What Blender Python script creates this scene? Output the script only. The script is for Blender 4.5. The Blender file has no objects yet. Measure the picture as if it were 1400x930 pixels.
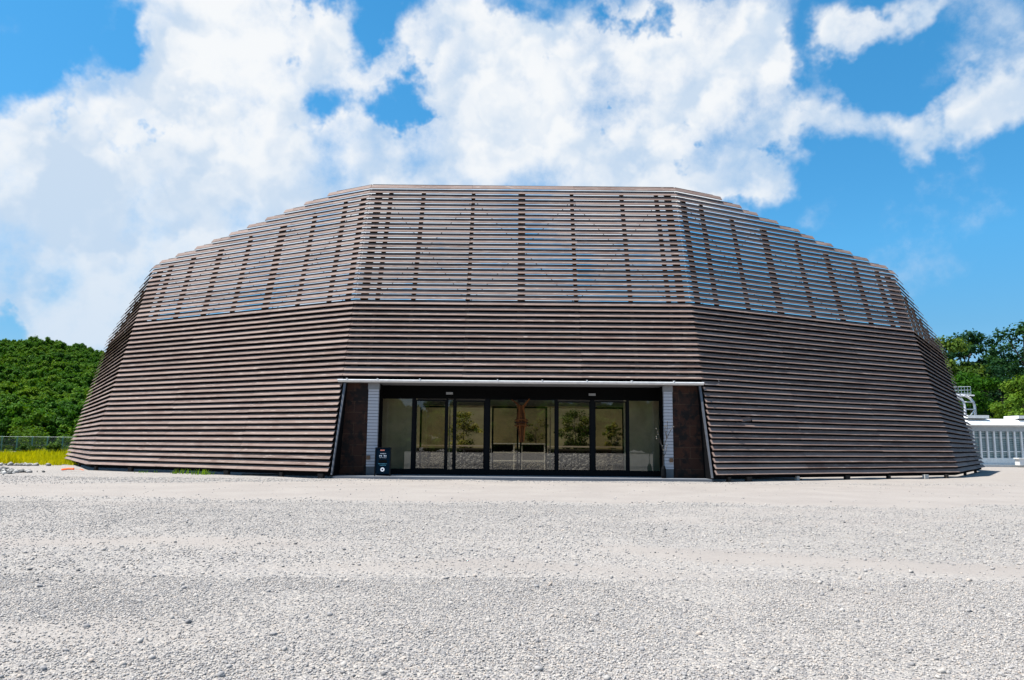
import bpy, math, random
import numpy as np
from mathutils import Matrix, Vector
R = math.radians
sc = bpy.context.scene
col = sc.collection
rng = np.random.default_rng(7)
random.seed(7)

# ------------------------------------------------------------------ camera
EYE = 1.4
cam_d = bpy.data.cameras.new('camera')
cam = bpy.data.objects.new('camera', cam_d)
col.objects.link(cam)
cam_d.sensor_width = 36.0
cam_d.lens = 27.11
cam_d.clip_start = 0.05
cam_d.clip_end = 9000
cam.matrix_world = Matrix.Translation((0, 0, EYE)) @ Matrix.Rotation(R(90 + 7.796), 4, 'X') @ Matrix.Rotation(R(0.507), 4, 'Z')
sc.camera = cam

# ------------------------------------------------------------------ light
SUN_EL, SUN_AZ = 66.0, 80.0          # azimuth: degrees from 'towards the camera' round to the left
sd = Vector((-math.sin(R(SUN_AZ)) * math.cos(R(SUN_EL)), -math.cos(R(SUN_AZ)) * math.cos(R(SUN_EL)), math.sin(R(SUN_EL))))
sun_d = bpy.data.lights.new('sun', 'SUN')
sun_d.energy = 5.0
sun_d.angle = R(0.53)
sun_d.color = (1.0, 0.955, 0.89)
sun = bpy.data.objects.new('sun', sun_d)
col.objects.link(sun)
sun.rotation_euler = sd.to_track_quat('Z', 'Y').to_euler()

sc.view_settings.view_transform = 'Standard'
sc.view_settings.look = 'None'
sc.view_settings.exposure = 0.95
sc.view_settings.gamma = 1.0
sc.view_settings.use_curve_mapping = False

# ------------------------------------------------------------------ sky with cumulus
BLOBS = [(-22.21, 27.28, 7.4, 5.29, 0, 1.1),
         (-15.51, 28.96, 3.75, 2.95, 0, 0.9),
         (-21.8, 21.27, 6.35, 4.24, 0, 1.0),
         (-30.2, 21.65, 3.36, 2.17, 0, 1.0),
         (-33.72, 18.89, 3.1, 1.55, 0, 0.65),
         (-30.03, 14.31, 11.89, 3.88, 0, 1.3),
         (-36.66, 13.23, 6.2, 4.65, 0, 1),
         (-18.57, 17.73, 5.87, 4.0, 0, 1.2),
         (-30.05, 9.11, 13.44, 3.62, 0, 1.2),
         (-11.26, 19.4, 4.86, 2.7, 0, 1.1),
         (-3.01, 23.88, 5.7, 4.89, 0, 1.3),
         (-0.78, 28.09, 3.26, 2.07, 0, 0.75),
         (4.98, 25.87, 6.51, 5.43, 0, 1.3),
         (11.24, 28.89, 4.86, 4.32, 0, 1.0),
         (14.42, 24.35, 6.45, 5.91, 0, 1.1),
         (19.73, 25.67, 2.93, 3.72, 0, 0.9),
         (-8.5, 27.29, 2.98, 1.62, 20, 0.75),
         (-4.88, 30.78, 2.44, 1.9, 0, 0.8),
         (-12.44, 21.59, 2.42, 1.72, 0, 0.9),
         (-0.11, 19.84, 14.13, 2.72, 0, 1.0),
         (16.88, 18.68, 2.41, 2.41, 0, 0.75),
         (11.06, 20.1, 5.94, 2.7, 0, 0.35),
         (25.91, 21.6, 4.3, 1.8, -12, 0.75),
         (32.02, 20.64, 4.14, 1.86, 12, 0.95),
         (34.3, 23.0, 2.3, 1.7, 0, 0.6),
         (33.8, 26.8, 3.6, 1.7, 20, -0.8),
         (-34.0, 8.0, 4.0, 3.0, 0, 0.6),
         (-5.0, 13.5, 15.0, 4.2, 0, 0.95),
         (30.39, 24.73, 3.1, 0.72, 15, 0.45),
         (24.77, 26.72, 1.58, 2.89, -25, 0.7),
         (28.37, 27.85, 4.94, 1.46, 5, 0.85),
         (21.97, 29.85, 1.06, 1.59, 0, 0.4),
         (22.0, 20.38, 2.12, 1.06, 0, 0.2),
         (-25.77, 28.8, 4.71, 2.1, 0, 0.5),
         (-33.66, 24.77, 4.91, 3.1, 30, -0.8),
         (-27.81, 25.07, 1.15, 1.98, -20, -0.85),
         (-15.0, 24.0, 1.7, 2.0, 30, -1.0),
         (-17.55, 22.55, 1.34, 0.64, 0, -0.7),
         (-29.34, 19.09, 1.35, 0.52, -15, -0.55),
         (-11.0, 29.45, 1.51, 1.62, 0, -0.7),
         (1.23, 30.68, 2.45, 0.98, -10, -0.7),
         (8.89, 22.24, 0.76, 2.16, 10, -0.35),
         (10.23, 19.38, 1.89, 0.76, 0, -0.45),
         (-7.61, 26.15, 1.19, 0.65, 50, -0.4),
         (22.3, 26.9, 1.25, 2.9, 12, -0.95),
         (28.6, 24.2, 3.4, 1.5, 14, -0.75),
         (28.15, 13.61, 11.96, 4.68, 0, -0.8)]


class NT:
    """small helper round a node tree"""
    def __init__(s, nt):
        s.nt = nt
        s.N = nt.nodes
        s.L = nt.links

    def put(s, sock, v):
        if v is None:
            return
        if isinstance(v, bpy.types.NodeSocket):
            s.L.new(v, sock)
        else:
            sock.default_value = v

    def node(s, t, **kw):
        n = s.N.new(t)
        for k, v in kw.items():
            setattr(n, k, v)
        return n

    def math(s, op, a, b=None, c=None, clamp=False):
        n = s.node('ShaderNodeMath', operation=op)
        n.use_clamp = clamp
        for i, v in enumerate((a, b, c)):
            s.put(n.inputs[i], v)
        return n.outputs[0]

    def vmath(s, op, a, b=None, out=0):
        n = s.node('ShaderNodeVectorMath', operation=op)
        s.put(n.inputs[0], a)
        s.put(n.inputs[1], b)
        return n.outputs[out]

    def noise(s, vec, scale, detail=4, rough=0.5, out=0, dist=0.0):
        n = s.node('ShaderNodeTexNoise')
        s.put(n.inputs['Vector'], vec)
        n.inputs['Scale'].default_value = scale
        n.inputs['Detail'].default_value = detail
        n.inputs['Roughness'].default_value = rough
        n.inputs['Distortion'].default_value = dist
        return n.outputs[out]

    def ramp(s, fac, stops, interp='LINEAR'):
        n = s.node('ShaderNodeValToRGB')
        r = n.color_ramp
        r.interpolation = interp
        while len(r.elements) < len(stops):
            r.elements.new(0.5)
        for e, (p, c) in zip(r.elements, stops):
            e.position = p
            e.color = (c[0], c[1], c[2], 1) if not isinstance(c, (int, float)) else (c, c, c, 1)
        s.put(n.inputs[0], fac)
        return n.outputs[0]

    def mix(s, fac, a, b, mode='MIX'):
        n = s.node('ShaderNodeMix', data_type='RGBA', blend_type=mode)
        s.put(n.inputs[0], fac)
        for i, v in ((6, a), (7, b)):
            if isinstance(v, tuple) and len(v) == 3:
                v = (*v, 1)
            s.put(n.inputs[i], v)
        return n.outputs[2]

    def maprange(s, v, a, b, c=0.0, d=1.0, smooth=True):
        n = s.node('ShaderNodeMapRange', interpolation_type='SMOOTHSTEP' if smooth else 'LINEAR')
        for i, x in enumerate((v, a, b, c, d)):
            s.put(n.inputs[i], x)
        return n.outputs[0]


world = bpy.data.worlds.new('World')
sc.world = world
world.use_nodes = True
w = NT(world.node_tree)
w.N.clear()
sky = w.node('ShaderNodeTexSky', sky_type='NISHITA')
sky.sun_disc = False
sky.sun_elevation = R(SUN_EL)
sky.sun_rotation = R(180 + SUN_AZ)
sky.altitude = 300
sky.air_density = 1.0
sky.dust_density = 0.35
sky.ozone_density = 2.2
hs = w.node('ShaderNodeHueSaturation')
hs.inputs['Saturation'].default_value = 1.32
hs.inputs['Value'].default_value = 1.0
w.L.new(sky.outputs[0], hs.inputs['Color'])
tc = w.node('ShaderNodeTexCoord')
d0 = tc.outputs['Generated']
sep = w.node('ShaderNodeSeparateXYZ')
w.L.new(d0, sep.inputs[0])
az = w.math('MULTIPLY', w.math('ARCTAN2', sep.outputs[0], sep.outputs[1]), 180 / math.pi)
el = w.math('MULTIPLY', w.math('ARCSINE', sep.outputs[2]), 180 / math.pi)
fall = w.ramp(w.maprange(el, 0.0, 45.0, 0, 1, False), [(0.0, (0.62, 0.40, 0.62)), (0.10, (0.60, 0.48, 0.66)), (0.18, (0.60, 0.565, 0.69)), (0.31, (0.80, 0.82, 0.9)), (0.62, (1.0, 1.0, 1.0))])
skyc = w.mix(1.0, w.mix(1.0, hs.outputs[0], (1.5, 2.25, 1.98), 'MULTIPLY'), fall, 'MULTIPLY')
comb = w.node('ShaderNodeCombineXYZ')
w.L.new(az, comb.inputs[0])
w.L.new(el, comb.inputs[1])
ae = comb.outputs[0]
# turbulence bends the cloud outlines
wn1 = w.vmath('SUBTRACT', w.noise(d0, 9.0, 5, 0.6, out=1), (0.5, 0.5, 0.5))
sc1 = w.node('ShaderNodeVectorMath', operation='SCALE')
w.L.new(wn1, sc1.inputs[0])
sc1.inputs['Scale'].default_value = 7.0
aew = w.vmath('ADD', ae, sc1.outputs[0])
S = None
for (a, e, ra, re, rot, amp) in BLOBS:
    m = w.node('ShaderNodeMapping', vector_type='TEXTURE')
    m.inputs['Location'].default_value = (a, e, 0)
    m.inputs['Rotation'].default_value = (0, 0, R(rot))
    m.inputs['Scale'].default_value = (ra, re, 1)
    w.L.new(aew, m.inputs['Vector'])
    dd = w.vmath('DOT_PRODUCT', m.outputs[0], m.outputs[0], out=1)
    g = w.math('EXPONENT', w.math('MULTIPLY', dd, -0.85))
    S = w.math('MULTIPLY', g, amp) if S is None else w.math('MULTIPLY_ADD', g, amp, S)
S = w.math('MINIMUM', S, 0.84)
# clouds elsewhere in the sky, outside the picture
far = w.maprange(w.math('ABSOLUTE', az), 45, 70, 0, 1)
elsewhere = w.math('MULTIPLY', w.maprange(w.noise(d0, 3.0, 3, 0.5), 0.50, 0.70), far)
S = w.math('MAXIMUM', S, elsewhere)
f1 = w.noise(d0, 7.0, 8, 0.57)
f2 = w.noise(d0, 22.0, 8, 0.6)
dens = w.math('ADD', S, w.math('MULTIPLY', w.math('SUBTRACT', f1, 0.5), 2.5))
dens = w.math('ADD', dens, w.math('MULTIPLY', w.math('SUBTRACT', f2, 0.5), 0.6))
alpha = w.maprange(dens, 0.08, 0.95, 0, 1)
alpha = w.math('MULTIPLY', alpha, w.maprange(el, 0.0, 4.0, 0.3, 1.0))
# rounded billows, brighter on the side towards the sun, greyer where the cloud is thick
wn2 = w.vmath('SUBTRACT', w.noise(d0, 14.0, 4, 0.55, out=1), (0.5, 0.5, 0.5))


def billow(v, scale):
    vo_ = w.node('ShaderNodeTexVoronoi', feature='F1')
    w.L.new(v, vo_.inputs['Vector'])
    vo_.inputs['Scale'].default_value = scale
    return vo_.outputs['Distance']


sc2 = w.node('ShaderNodeVectorMath', operation='SCALE')
w.L.new(wn2, sc2.inputs[0])
sc2.inputs['Scale'].default_value = 0.13
dw = w.vmath('ADD', d0, sc2.outputs[0])
rel = None
for scl, of, amp in ((9.0, (-0.030, 0.0, 0.036), 1.0), (21.0, (-0.013, 0.0, 0.016), 0.6)):
    r_ = w.math('MULTIPLY', w.math('SUBTRACT', billow(w.vmath('ADD', dw, of), scl), billow(dw, scl)), amp)
    rel = r_ if rel is None else w.math('ADD', rel, r_)
big = w.noise(d0, 4.5, 4, 0.5)
core = w.maprange(dens, 0.7, 2.1, 0.0, 0.34)
thick = w.math('ADD', w.math('MULTIPLY', w.math('SUBTRACT', big, 0.5), 1.0), w.math('MULTIPLY', rel, 0.85))
thick = w.math('SUBTRACT', thick, w.math('SUBTRACT', core, 0.10))
lit = w.maprange(thick, -0.32, 0.30, 0, 1)
cloudc = w.mix(lit, (6.1, 7.35, 8.9), (9.35, 9.6, 9.85))
low = w.maprange(el, 5.0, 24.0, 0.62, 0.0)
cloudc = w.mix(low, cloudc, (5.2, 6.9, 8.9))
final = w.mix(alpha, skyc, cloudc)
bg = w.node('ShaderNodeBackground')
bg.inputs['Strength'].default_value = 0.0512
w.L.new(final, bg.inputs['Color'])
wo = w.node('ShaderNodeOutputWorld')
w.L.new(bg.outputs[0], wo.inputs[0])


# ------------------------------------------------------------------ materials
def mat(name, base=(0.5, 0.5, 0.5), rough=0.7, metal=0.0, spec=0.3):
    m = bpy.data.materials.new(name)
    m.use_nodes = True
    n = NT(m.node_tree)
    b = n.N['Principled BSDF']
    b.inputs['Base Color'].default_value = (*base, 1)
    b.inputs['Roughness'].default_value = rough
    b.inputs['Metallic'].default_value = metal
    b.inputs['Specular IOR Level'].default_value = spec
    return m, n, b


def bump(n, b, h, strength=0.4, dist=0.02):
    k = n.node('ShaderNodeBump')
    k.inputs['Strength'].default_value = strength
    k.inputs['Distance'].default_value = dist
    n.L.new(h, k.inputs['Height'])
    n.L.new(k.outputs[0], b.inputs['Normal'])


def pos(n):
    return n.node('ShaderNodeNewGeometry').outputs['Position']


def island(n):
    return n.node('ShaderNodeNewGeometry').outputs['Random Per Island']


def scaled(n, v, s):
    return n.vmath('MULTIPLY', v, s)


def simple(name, base, rough=0.7, metal=0.0, var=0.12, scale=6.0, spec=0.3):
    m, n, b = mat(name, base, rough, metal, spec)
    k = n.noise(pos(n), scale, 5, 0.6)
    hi = tuple(min(1, c * (1 + var)) for c in base)
    lo = tuple(c * (1 - var) for c in base)
    n.L.new(n.ramp(k, [(0.3, lo), (0.7, hi)]), b.inputs['Base Color'])
    n.L.new(n.maprange(k, 0.3, 0.7, max(0, rough - 0.08), min(1, rough + 0.08)), b.inputs['Roughness'])
    return m


# weathered timber louvres
M_wood, n, b = mat('weathered_louvre_timber', rough=0.75, spec=0.25)
p = pos(n)
grain = n.noise(scaled(n, p, (1.3, 1.3, 45.0)), 1.0, 6, 0.65)
blot = n.noise(scaled(n, p, (0.55, 0.55, 2.2)), 1.0, 5, 0.6)
isl = island(n)
c1 = n.ramp(isl, [(0.0, (0.0858, 0.0527, 0.0431)), (0.25, (0.1665, 0.1098, 0.0913)), (0.45, (0.1211, 0.0773, 0.0648)), (0.62, (0.2069, 0.1449, 0.1229)), (0.8, (0.1513, 0.0948, 0.0780)), (1.0, (0.2369, 0.1739, 0.1494))])
c2 = n.mix(n.maprange(grain, 0.35, 0.72), c1, (0.2288, 0.1760, 0.1522))
c3 = n.mix(n.math('MULTIPLY', n.maprange(blot, 0.48, 0.75), 0.55), c2, (0.0815, 0.0416, 0.0318))
gl = n.noise(scaled(n, p, (2.5, 2.5, 30.0)), 1.0, 2, 0.5)
c4 = n.mix(n.math('MULTIPLY', n.maprange(gl, 0.60, 0.72), 0.75), c3, (0.3392, 0.2790, 0.2472))
n.L.new(c4, b.inputs['Base Color'])
bump(n, b, grain, 0.3, 0.01)

M_dark = simple('black_membrane', (0.007, 0.007, 0.008), 0.95, spec=0.02)
M_post = simple('dark_stained_timber', (0.035, 0.028, 0.024), 0.8)
M_steel = simple('dark_steel_rod', (0.05, 0.05, 0.05), 0.5, 0.6)
M_white = simple('white_painted_metal', (0.6970, 0.7055, 0.7140), 0.4)
M_frame = simple('black_door_frame', (0.006, 0.0065, 0.0075), 0.5, spec=0.06)
M_lintel = simple('black_fascia', (0.005, 0.005, 0.005), 0.9, spec=0.02)
M_soffit = simple('grey_soffit_board', (0.2, 0.2, 0.205), 0.7)
M_slab = simple('entrance_concrete', (0.14, 0.15, 0.17), 0.8, scale=3)
M_strip = simple('zinc_edge_strip', (0.12, 0.125, 0.14), 0.5, 0.3)
M_plinth = simple('dark_slate_base', (0.09, 0.1, 0.11), 0.7)
M_box = simple('brown_box', (0.16, 0.09, 0.05), 0.6)
M_sensor = simple('grey_sensor', (0.25, 0.25, 0.25), 0.5)
M_block = simple('concrete_block', (0.42, 0.41, 0.39), 0.85)

# white boarded column: thin horizontal joints
M_clad, n, b = mat('white_boarding', (0.68, 0.69, 0.71), 0.55)
p = pos(n)
sx = n.node('ShaderNodeSeparateXYZ')
n.L.new(p, sx.inputs[0])
fr = n.math('FRACT', n.math('MULTIPLY', sx.outputs[2], 1 / 0.135))
j = n.math('LESS_THAN', fr, 0.16)
n.L.new(n.mix(j, (0.40, 0.40, 0.43), (0.12, 0.12, 0.13)), b.inputs['Base Color'])
bump(n, b, n.math('MULTIPLY', j, -1.0), 0.8, 0.01)

# rust brown panels
M_rust, n, b = mat('rust_brown_panels', rough=0.8)
p = pos(n)
br = n.node('ShaderNodeTexBrick')
mp = n.node('ShaderNodeCombineXYZ')
sx = n.node('ShaderNodeSeparateXYZ')
n.L.new(p, sx.inputs[0])
n.L.new(sx.outputs[0], mp.inputs[0])
n.L.new(sx.outputs[2], mp.inputs[1])
n.L.new(mp.outputs[0], br.inputs['Vector'])
br.inputs['Scale'].default_value = 1.0
br.inputs['Brick Width'].default_value = 0.9
br.inputs['Row Height'].default_value = 0.46
br.inputs['Mortar Size'].default_value = 0.012
br.inputs['Color1'].default_value = (0.05, 0.017, 0.008, 1)
br.inputs['Color2'].default_value = (0.026, 0.010, 0.006, 1)
br.inputs['Mortar'].default_value = (0.06, 0.034, 0.02, 1)
st = n.noise(p, 2.3, 6, 0.65)
n.L.new(n.mix(n.maprange(st, 0.45, 0.62), br.outputs[0], (0.007, 0.0045, 0.004)), b.inputs['Base Color'])
bump(n, b, st, 0.4, 0.02)

# tinted glass
M_glass = bpy.data.materials.new('bronze_tinted_glass')
M_glass.use_nodes = True
n = NT(M_glass.node_tree)
n.N.clear()
tr = n.node('ShaderNodeBsdfTransparent')
tr.inputs[0].default_value = (0.74, 0.70, 0.60, 1)
gs = n.node('ShaderNodeBsdfGlossy')
gs.inputs['Roughness'].default_value = 0.0
gs.inputs['Color'].default_value = (0.9, 0.9, 0.9, 1)
fz = n.node('ShaderNodeFresnel')
fz.inputs[0].default_value = 1.5
ms = n.node('ShaderNodeMixShader')
n.L.new(n.math('ADD', fz.outputs[0], 0.055), ms.inputs[0])
n.L.new(tr.outputs[0], ms.inputs[1])
n.L.new(gs.outputs[0], ms.inputs[2])
o = n.node('ShaderNodeOutputMaterial')
n.L.new(ms.outputs[0], o.inputs[0])


def leafmat(name, cols, trans=0.35, clump=0.35):
    m = bpy.data.materials.new(name)
    m.use_nodes = True
    n = NT(m.node_tree)
    n.N.clear()
    oi = n.node('ShaderNodeObjectInfo').outputs['Random']
    isl = island(n)
    nz = n.noise(pos(n), clump, 3, 0.5)
    f = n.math('ADD', n.math('MULTIPLY', isl, 0.36), n.math('MULTIPLY', n.maprange(nz, 0.3, 0.7), 0.30))
    f = n.math('ADD', f, n.math('MULTIPLY', oi, 0.34))
    c = n.ramp(f, [(0.1, cols[0]), (0.5, cols[1]), (0.9, cols[2])])
    d = n.node('ShaderNodeBsdfPrincipled')
    d.inputs['Roughness'].default_value = 0.65
    d.inputs['Specular IOR Level'].default_value = 0.08
    t = n.node('ShaderNodeBsdfTranslucent')
    n.L.new(c, d.inputs['Base Color'])
    n.L.new(n.mix(1.0, c, (1.3, 1.25, 0.5), 'MULTIPLY'), t.inputs[0])
    x = n.node('ShaderNodeMixShader')
    x.inputs[0].default_value = trans
    n.L.new(d.outputs[0], x.inputs[1])
    n.L.new(t.outputs[0], x.inputs[2])
    o = n.node('ShaderNodeOutputMaterial')
    n.L.new(x.outputs[0], o.inputs[0])
    return m


M_forest = leafmat('forest_leaves', [(0.0126, 0.0546, 0.0034), (0.0403, 0.1147, 0.0050), (0.1134, 0.1856, 0.0067)], 0.3, 0.05)
M_dleaf = leafmat('dark_broad_leaves', [(0.0050, 0.0252, 0.0101), (0.0118, 0.0462, 0.0151), (0.0336, 0.0840, 0.0118)], 0.3, 0.3)
M_yleaf = leafmat('light_green_leaves', [(0.0336, 0.0840, 0.0101), (0.0714, 0.1428, 0.0126), (0.1344, 0.2016, 0.0168)], 0.35, 0.4)
M_shrub = leafmat('shrub_leaves', [(0.0252, 0.0630, 0.0118), (0.0588, 0.1134, 0.0168), (0.1260, 0.1680, 0.0210)], 0.35, 0.5)
M_grass = leafmat('yellow_green_grass', [(0.3120, 0.3276, 0.0047), (0.4524, 0.4368, 0.0062), (0.5616, 0.5148, 0.0094)], 0.35, 0.3)
M_tuft = leafmat('fresh_grass', [(0.0900, 0.1950, 0.0090), (0.1500, 0.2700, 0.0150), (0.2250, 0.3300, 0.0225)], 0.35, 0.5)
M_pot_leaf = leafmat('courtyard_leaves', [(0.012, 0.022, 0.006), (0.05, 0.06, 0.012), (0.26, 0.23, 0.05)], 0.35, 1.0)
M_bark = simple('bark', (0.085, 0.065, 0.05), 0.9, scale=4, var=0.4)
M_hill = simple('hill_soil', (0.03, 0.045, 0.02), 0.95, var=0.4, scale=0.1)
M_lawn = simple('meadow_soil', (0.2100, 0.2030, 0.0280), 0.95, var=0.4, scale=0.6)


# ------------------------------------------------------------------ mesh helpers
class MB:
    def __init__(s):
        s.v = []
        s.f = []

    def add(s, vs, fs):
        k = len(s.v)
        s.v.extend([tuple(q) for q in vs])
        s.f.extend([tuple(i + k for i in f) for f in fs])

    def box(s, c, d, rz=0.0, rx=0.0, ry=0.0):
        M = Matrix.Translation(c) @ Matrix.Rotation(rz, 4, 'Z') @ Matrix.Rotation(ry, 4, 'Y') @ Matrix.Rotation(rx, 4, 'X')
        x, y, z = d[0] / 2, d[1] / 2, d[2] / 2
        vs = [M @ Vector(q) for q in ((-x, -y, -z), (x, -y, -z), (x, y, -z), (-x, y, -z), (-x, -y, z), (x, -y, z), (x, y, z), (-x, y, z))]
        s.hexa(vs)

    def span(s, x0, x1, y0, y1, z0, z1):
        s.box(((x0 + x1) / 2, (y0 + y1) / 2, (z0 + z1) / 2), (x1 - x0, y1 - y0, z1 - z0))

    def hexa(s, vs):
        s.add(vs, ((3, 2, 1, 0), (4, 5, 6, 7), (0, 1, 5, 4), (1, 2, 6, 5), (2, 3, 7, 6), (3, 0, 4, 7)))

    def tube(s, pts, r, n=6):
        pts = [Vector(q) for q in pts]
        rs = r if isinstance(r, (list, tuple)) else [r] * len(pts)
        rings = []
        up = Vector((0, 0, 1))
        for i, q in enumerate(pts):
            t = (pts[min(i + 1, len(pts) - 1)] - pts[max(i - 1, 0)]).normalized()
            a = t.cross(up if abs(t.z) < 0.95 else Vector((0, 1, 0))).normalized()
            bb = t.cross(a)
            rings.append([q + (a * math.cos(2 * math.pi * k / n) + bb * math.sin(2 * math.pi * k / n)) * rs[i] for k in range(n)])
        vs = [x for rg in rings for x in rg]
        fs = []
        for i in range(len(pts) - 1):
            for k in range(n):
                fs.append((i * n + k, i * n + (k + 1) % n, (i + 1) * n + (k + 1) % n, (i + 1) * n + k))
        fs.append(tuple(range(n - 1, -1, -1)))
        fs.append(tuple((len(pts) - 1) * n + k for k in range(n)))
        s.add(vs, fs)

    def build(s, name, m, parent=None, smooth=False):
        me = bpy.data.meshes.new(name)
        me.from_pydata(s.v, [], s.f)
        me.update()
        return link(name, me, m, parent, smooth)


def link(name, me, m, parent=None, smooth=False):
    me.materials.append(m)
    if smooth:
        me.shade_smooth()
    ob = bpy.data.objects.new(name, me)
    col.objects.link(ob)
    if parent is not None:
        ob.parent = parent
        ob.matrix_parent_inverse = Matrix.Translation(-world_loc(parent))
    return ob


def world_loc(o):
    v = Vector(o.location)
    if o.parent is not None:
        v = v + world_loc(o.parent) + o.matrix_parent_inverse.to_translation()
    return v


def empty(name, loc):
    o = bpy.data.objects.new(name, None)
    o.empty_display_size = 0.3
    o.location = loc
    col.objects.link(o)
    return o


def tag(o, label, cat, group=None, kind=None):
    o['label'] = label
    o['category'] = cat
    if group:
        o['group'] = group
    if kind:
        o['kind'] = kind
    return o


def npmesh(name, v, f):
    """mesh from numpy arrays, all faces the same size"""
    me = bpy.data.meshes.new(name)
    nv, nf, k = len(v), len(f), f.shape[1]
    me.vertices.add(nv)
    me.vertices.foreach_set('co', np.ascontiguousarray(v, dtype=np.float32).ravel())
    me.loops.add(nf * k)
    me.loops.foreach_set('vertex_index', np.ascontiguousarray(f, dtype=np.int32).ravel())
    me.polygons.add(nf)
    me.polygons.foreach_set('loop_start', np.arange(0, nf * k, k, dtype=np.int32))
    me.update(calc_edges=True)
    me.validate()
    return me


def leaf_quads(c, nrm, size, g):
    """c (n,3) centres, nrm (n,3) rough normals, size (n,)"""
    n = len(c)
    nrm = nrm / (np.linalg.norm(nrm, axis=1, keepdims=True) + 1e-9)
    t = g.normal(size=(n, 3))
    t -= nrm * np.sum(t * nrm, axis=1, keepdims=True)
    t /= np.linalg.norm(t, axis=1, keepdims=True) + 1e-9
    bt = np.cross(nrm, t)
    a = t * size[:, None]
    b = bt * (size * g.uniform(0.45, 0.75, n))[:, None]
    v = np.stack([c - a, c - b + a * 0.1, c + a, c + b + a * 0.1], 1).reshape(-1, 3)
    f = np.arange(4 * n).reshape(n, 4)
    return v, f


def crown_arrays(clumps, per, leaf, g, up=0.5):
    """clumps: list of (centre, (rx,ry,rz))"""
    C, Nn, S_ = [], [], []
    for c, r in clumps:
        d = g.normal(size=(per, 3))
        d /= np.linalg.norm(d, axis=1, keepdims=True)
        rad = g.uniform(0.35, 1.0, (per, 1)) ** 0.5
        rad *= 1 + 0.18 * g.normal(size=(per, 1))
        C.append(np.array(c) + d * rad * np.array(r))
        Nn.append(d + np.array([0, 0, up]) + 0.55 * g.normal(size=(per, 3)))
        S_.append(leaf * g.uniform(0.6, 1.35, per))
    return leaf_quads(np.concatenate(C), np.concatenate(Nn), np.concatenate(S_), g)


def crown_clumps(h0, h1, rad, nclump, g, shape='round'):
    out = []
    for i in range(nclump):
        t = g.uniform(0, 1)
        if shape == 'round':
            prof = math.sin(math.pi * (0.12 + 0.80 * t)) ** 0.7
        else:
            prof = (1 - t) ** 0.8 * 0.95 + 0.1
        a = g.uniform(0, 2 * math.pi)
        rr = rad * prof * math.sqrt(g.uniform(0.05, 1)) * g.uniform(0.8, 1.12)
        cr = rad * g.uniform(0.2, 0.36)
        out.append(((rr * math.cos(a), rr * math.sin(a), h0 + (h1 - h0) * t), (cr, cr, cr * g.uniform(0.5, 0.8))))
    return out


# ------------------------------------------------------------------ scatter by geometry nodes
def scatter_group(name, coll):
    g = bpy.data.node_groups.new(name, 'GeometryNodeTree')
    g.interface.new_socket('Geometry', in_out='INPUT', socket_type='NodeSocketGeometry')
    g.interface.new_socket('Geometry', in_out='OUTPUT', socket_type='NodeSocketGeometry')
    N, L = g.nodes, g.links
    gi, go = N.new('NodeGroupInput'), N.new('NodeGroupOutput')
    iop = N.new('GeometryNodeInstanceOnPoints')
    ci = N.new('GeometryNodeCollectionInfo')
    ci.inputs[0].default_value = coll
    ci.inputs['Separate Children'].default_value = True
    ci.inputs['Reset Children'].default_value = True
    L.new(gi.outputs[0], iop.inputs['Points'])
    L.new(ci.outputs[0], iop.inputs['Instance'])
    iop.inputs['Pick Instance'].default_value = True

    def attr(nm, t):
        a = N.new('GeometryNodeInputNamedAttribute')
        a.data_type = t
        a.inputs[0].default_value = nm
        return a.outputs[0]
    L.new(attr('which', 'INT'), iop.inputs['Instance Index'])
    L.new(attr('turn', 'FLOAT_VECTOR'), iop.inputs['Rotation'])
    L.new(attr('size', 'FLOAT_VECTOR'), iop.inputs['Scale'])
    L.new(iop.outputs[0], go.inputs[0])
    return g


def scatter(name, pts, turn, size, which, coll):
    me = bpy.data.meshes.new(name)
    me.vertices.add(len(pts))
    me.vertices.foreach_set('co', np.ascontiguousarray(pts, dtype=np.float32).ravel())
    a = me.attributes.new('turn', 'FLOAT_VECTOR', 'POINT')
    a.data.foreach_set('vector', np.ascontiguousarray(turn, dtype=np.float32).ravel())
    a = me.attributes.new('size', 'FLOAT_VECTOR', 'POINT')
    a.data.foreach_set('vector', np.ascontiguousarray(size, dtype=np.float32).ravel())
    a = me.attributes.new('which', 'INT', 'POINT')
    a.data.foreach_set('value', np.ascontiguousarray(which, dtype=np.int32))
    ob = bpy.data.objects.new(name, me)
    col.objects.link(ob)
    md = ob.modifiers.new('scatter', 'NODES')
    md.node_group = scatter_group(name + '_nodes', coll)
    return ob


def vnoise(x, y, s, seed):
    """cheap smooth value noise, numpy"""
    x = np.asarray(x) / s
    y = np.asarray(y) / s
    xi, yi = np.floor(x).astype(int), np.floor(y).astype(int)
    u, v = x - xi, y - yi
    u, v = u * u * (3 - 2 * u), v * v * (3 - 2 * v)

    def h(a, b):
        k = (a * 374761393 + b * 668265263 + seed * 144269) & 0x7fffffff
        k = ((k ^ (k >> 13)) * 1274126177) & 0x7fffffff
        return ((k ^ (k >> 16)) & 0xffff) / 65535.0
    return (h(xi, yi) * (1 - u) + h(xi + 1, yi) * u) * (1 - v) + (h(xi, yi + 1) * (1 - u) + h(xi + 1, yi + 1) * u) * v


def sstep(a, b, x):
    t = np.clip((x - a) / (b - a), 0, 1)
    return t * t * (3 - 2 * t)


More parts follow.
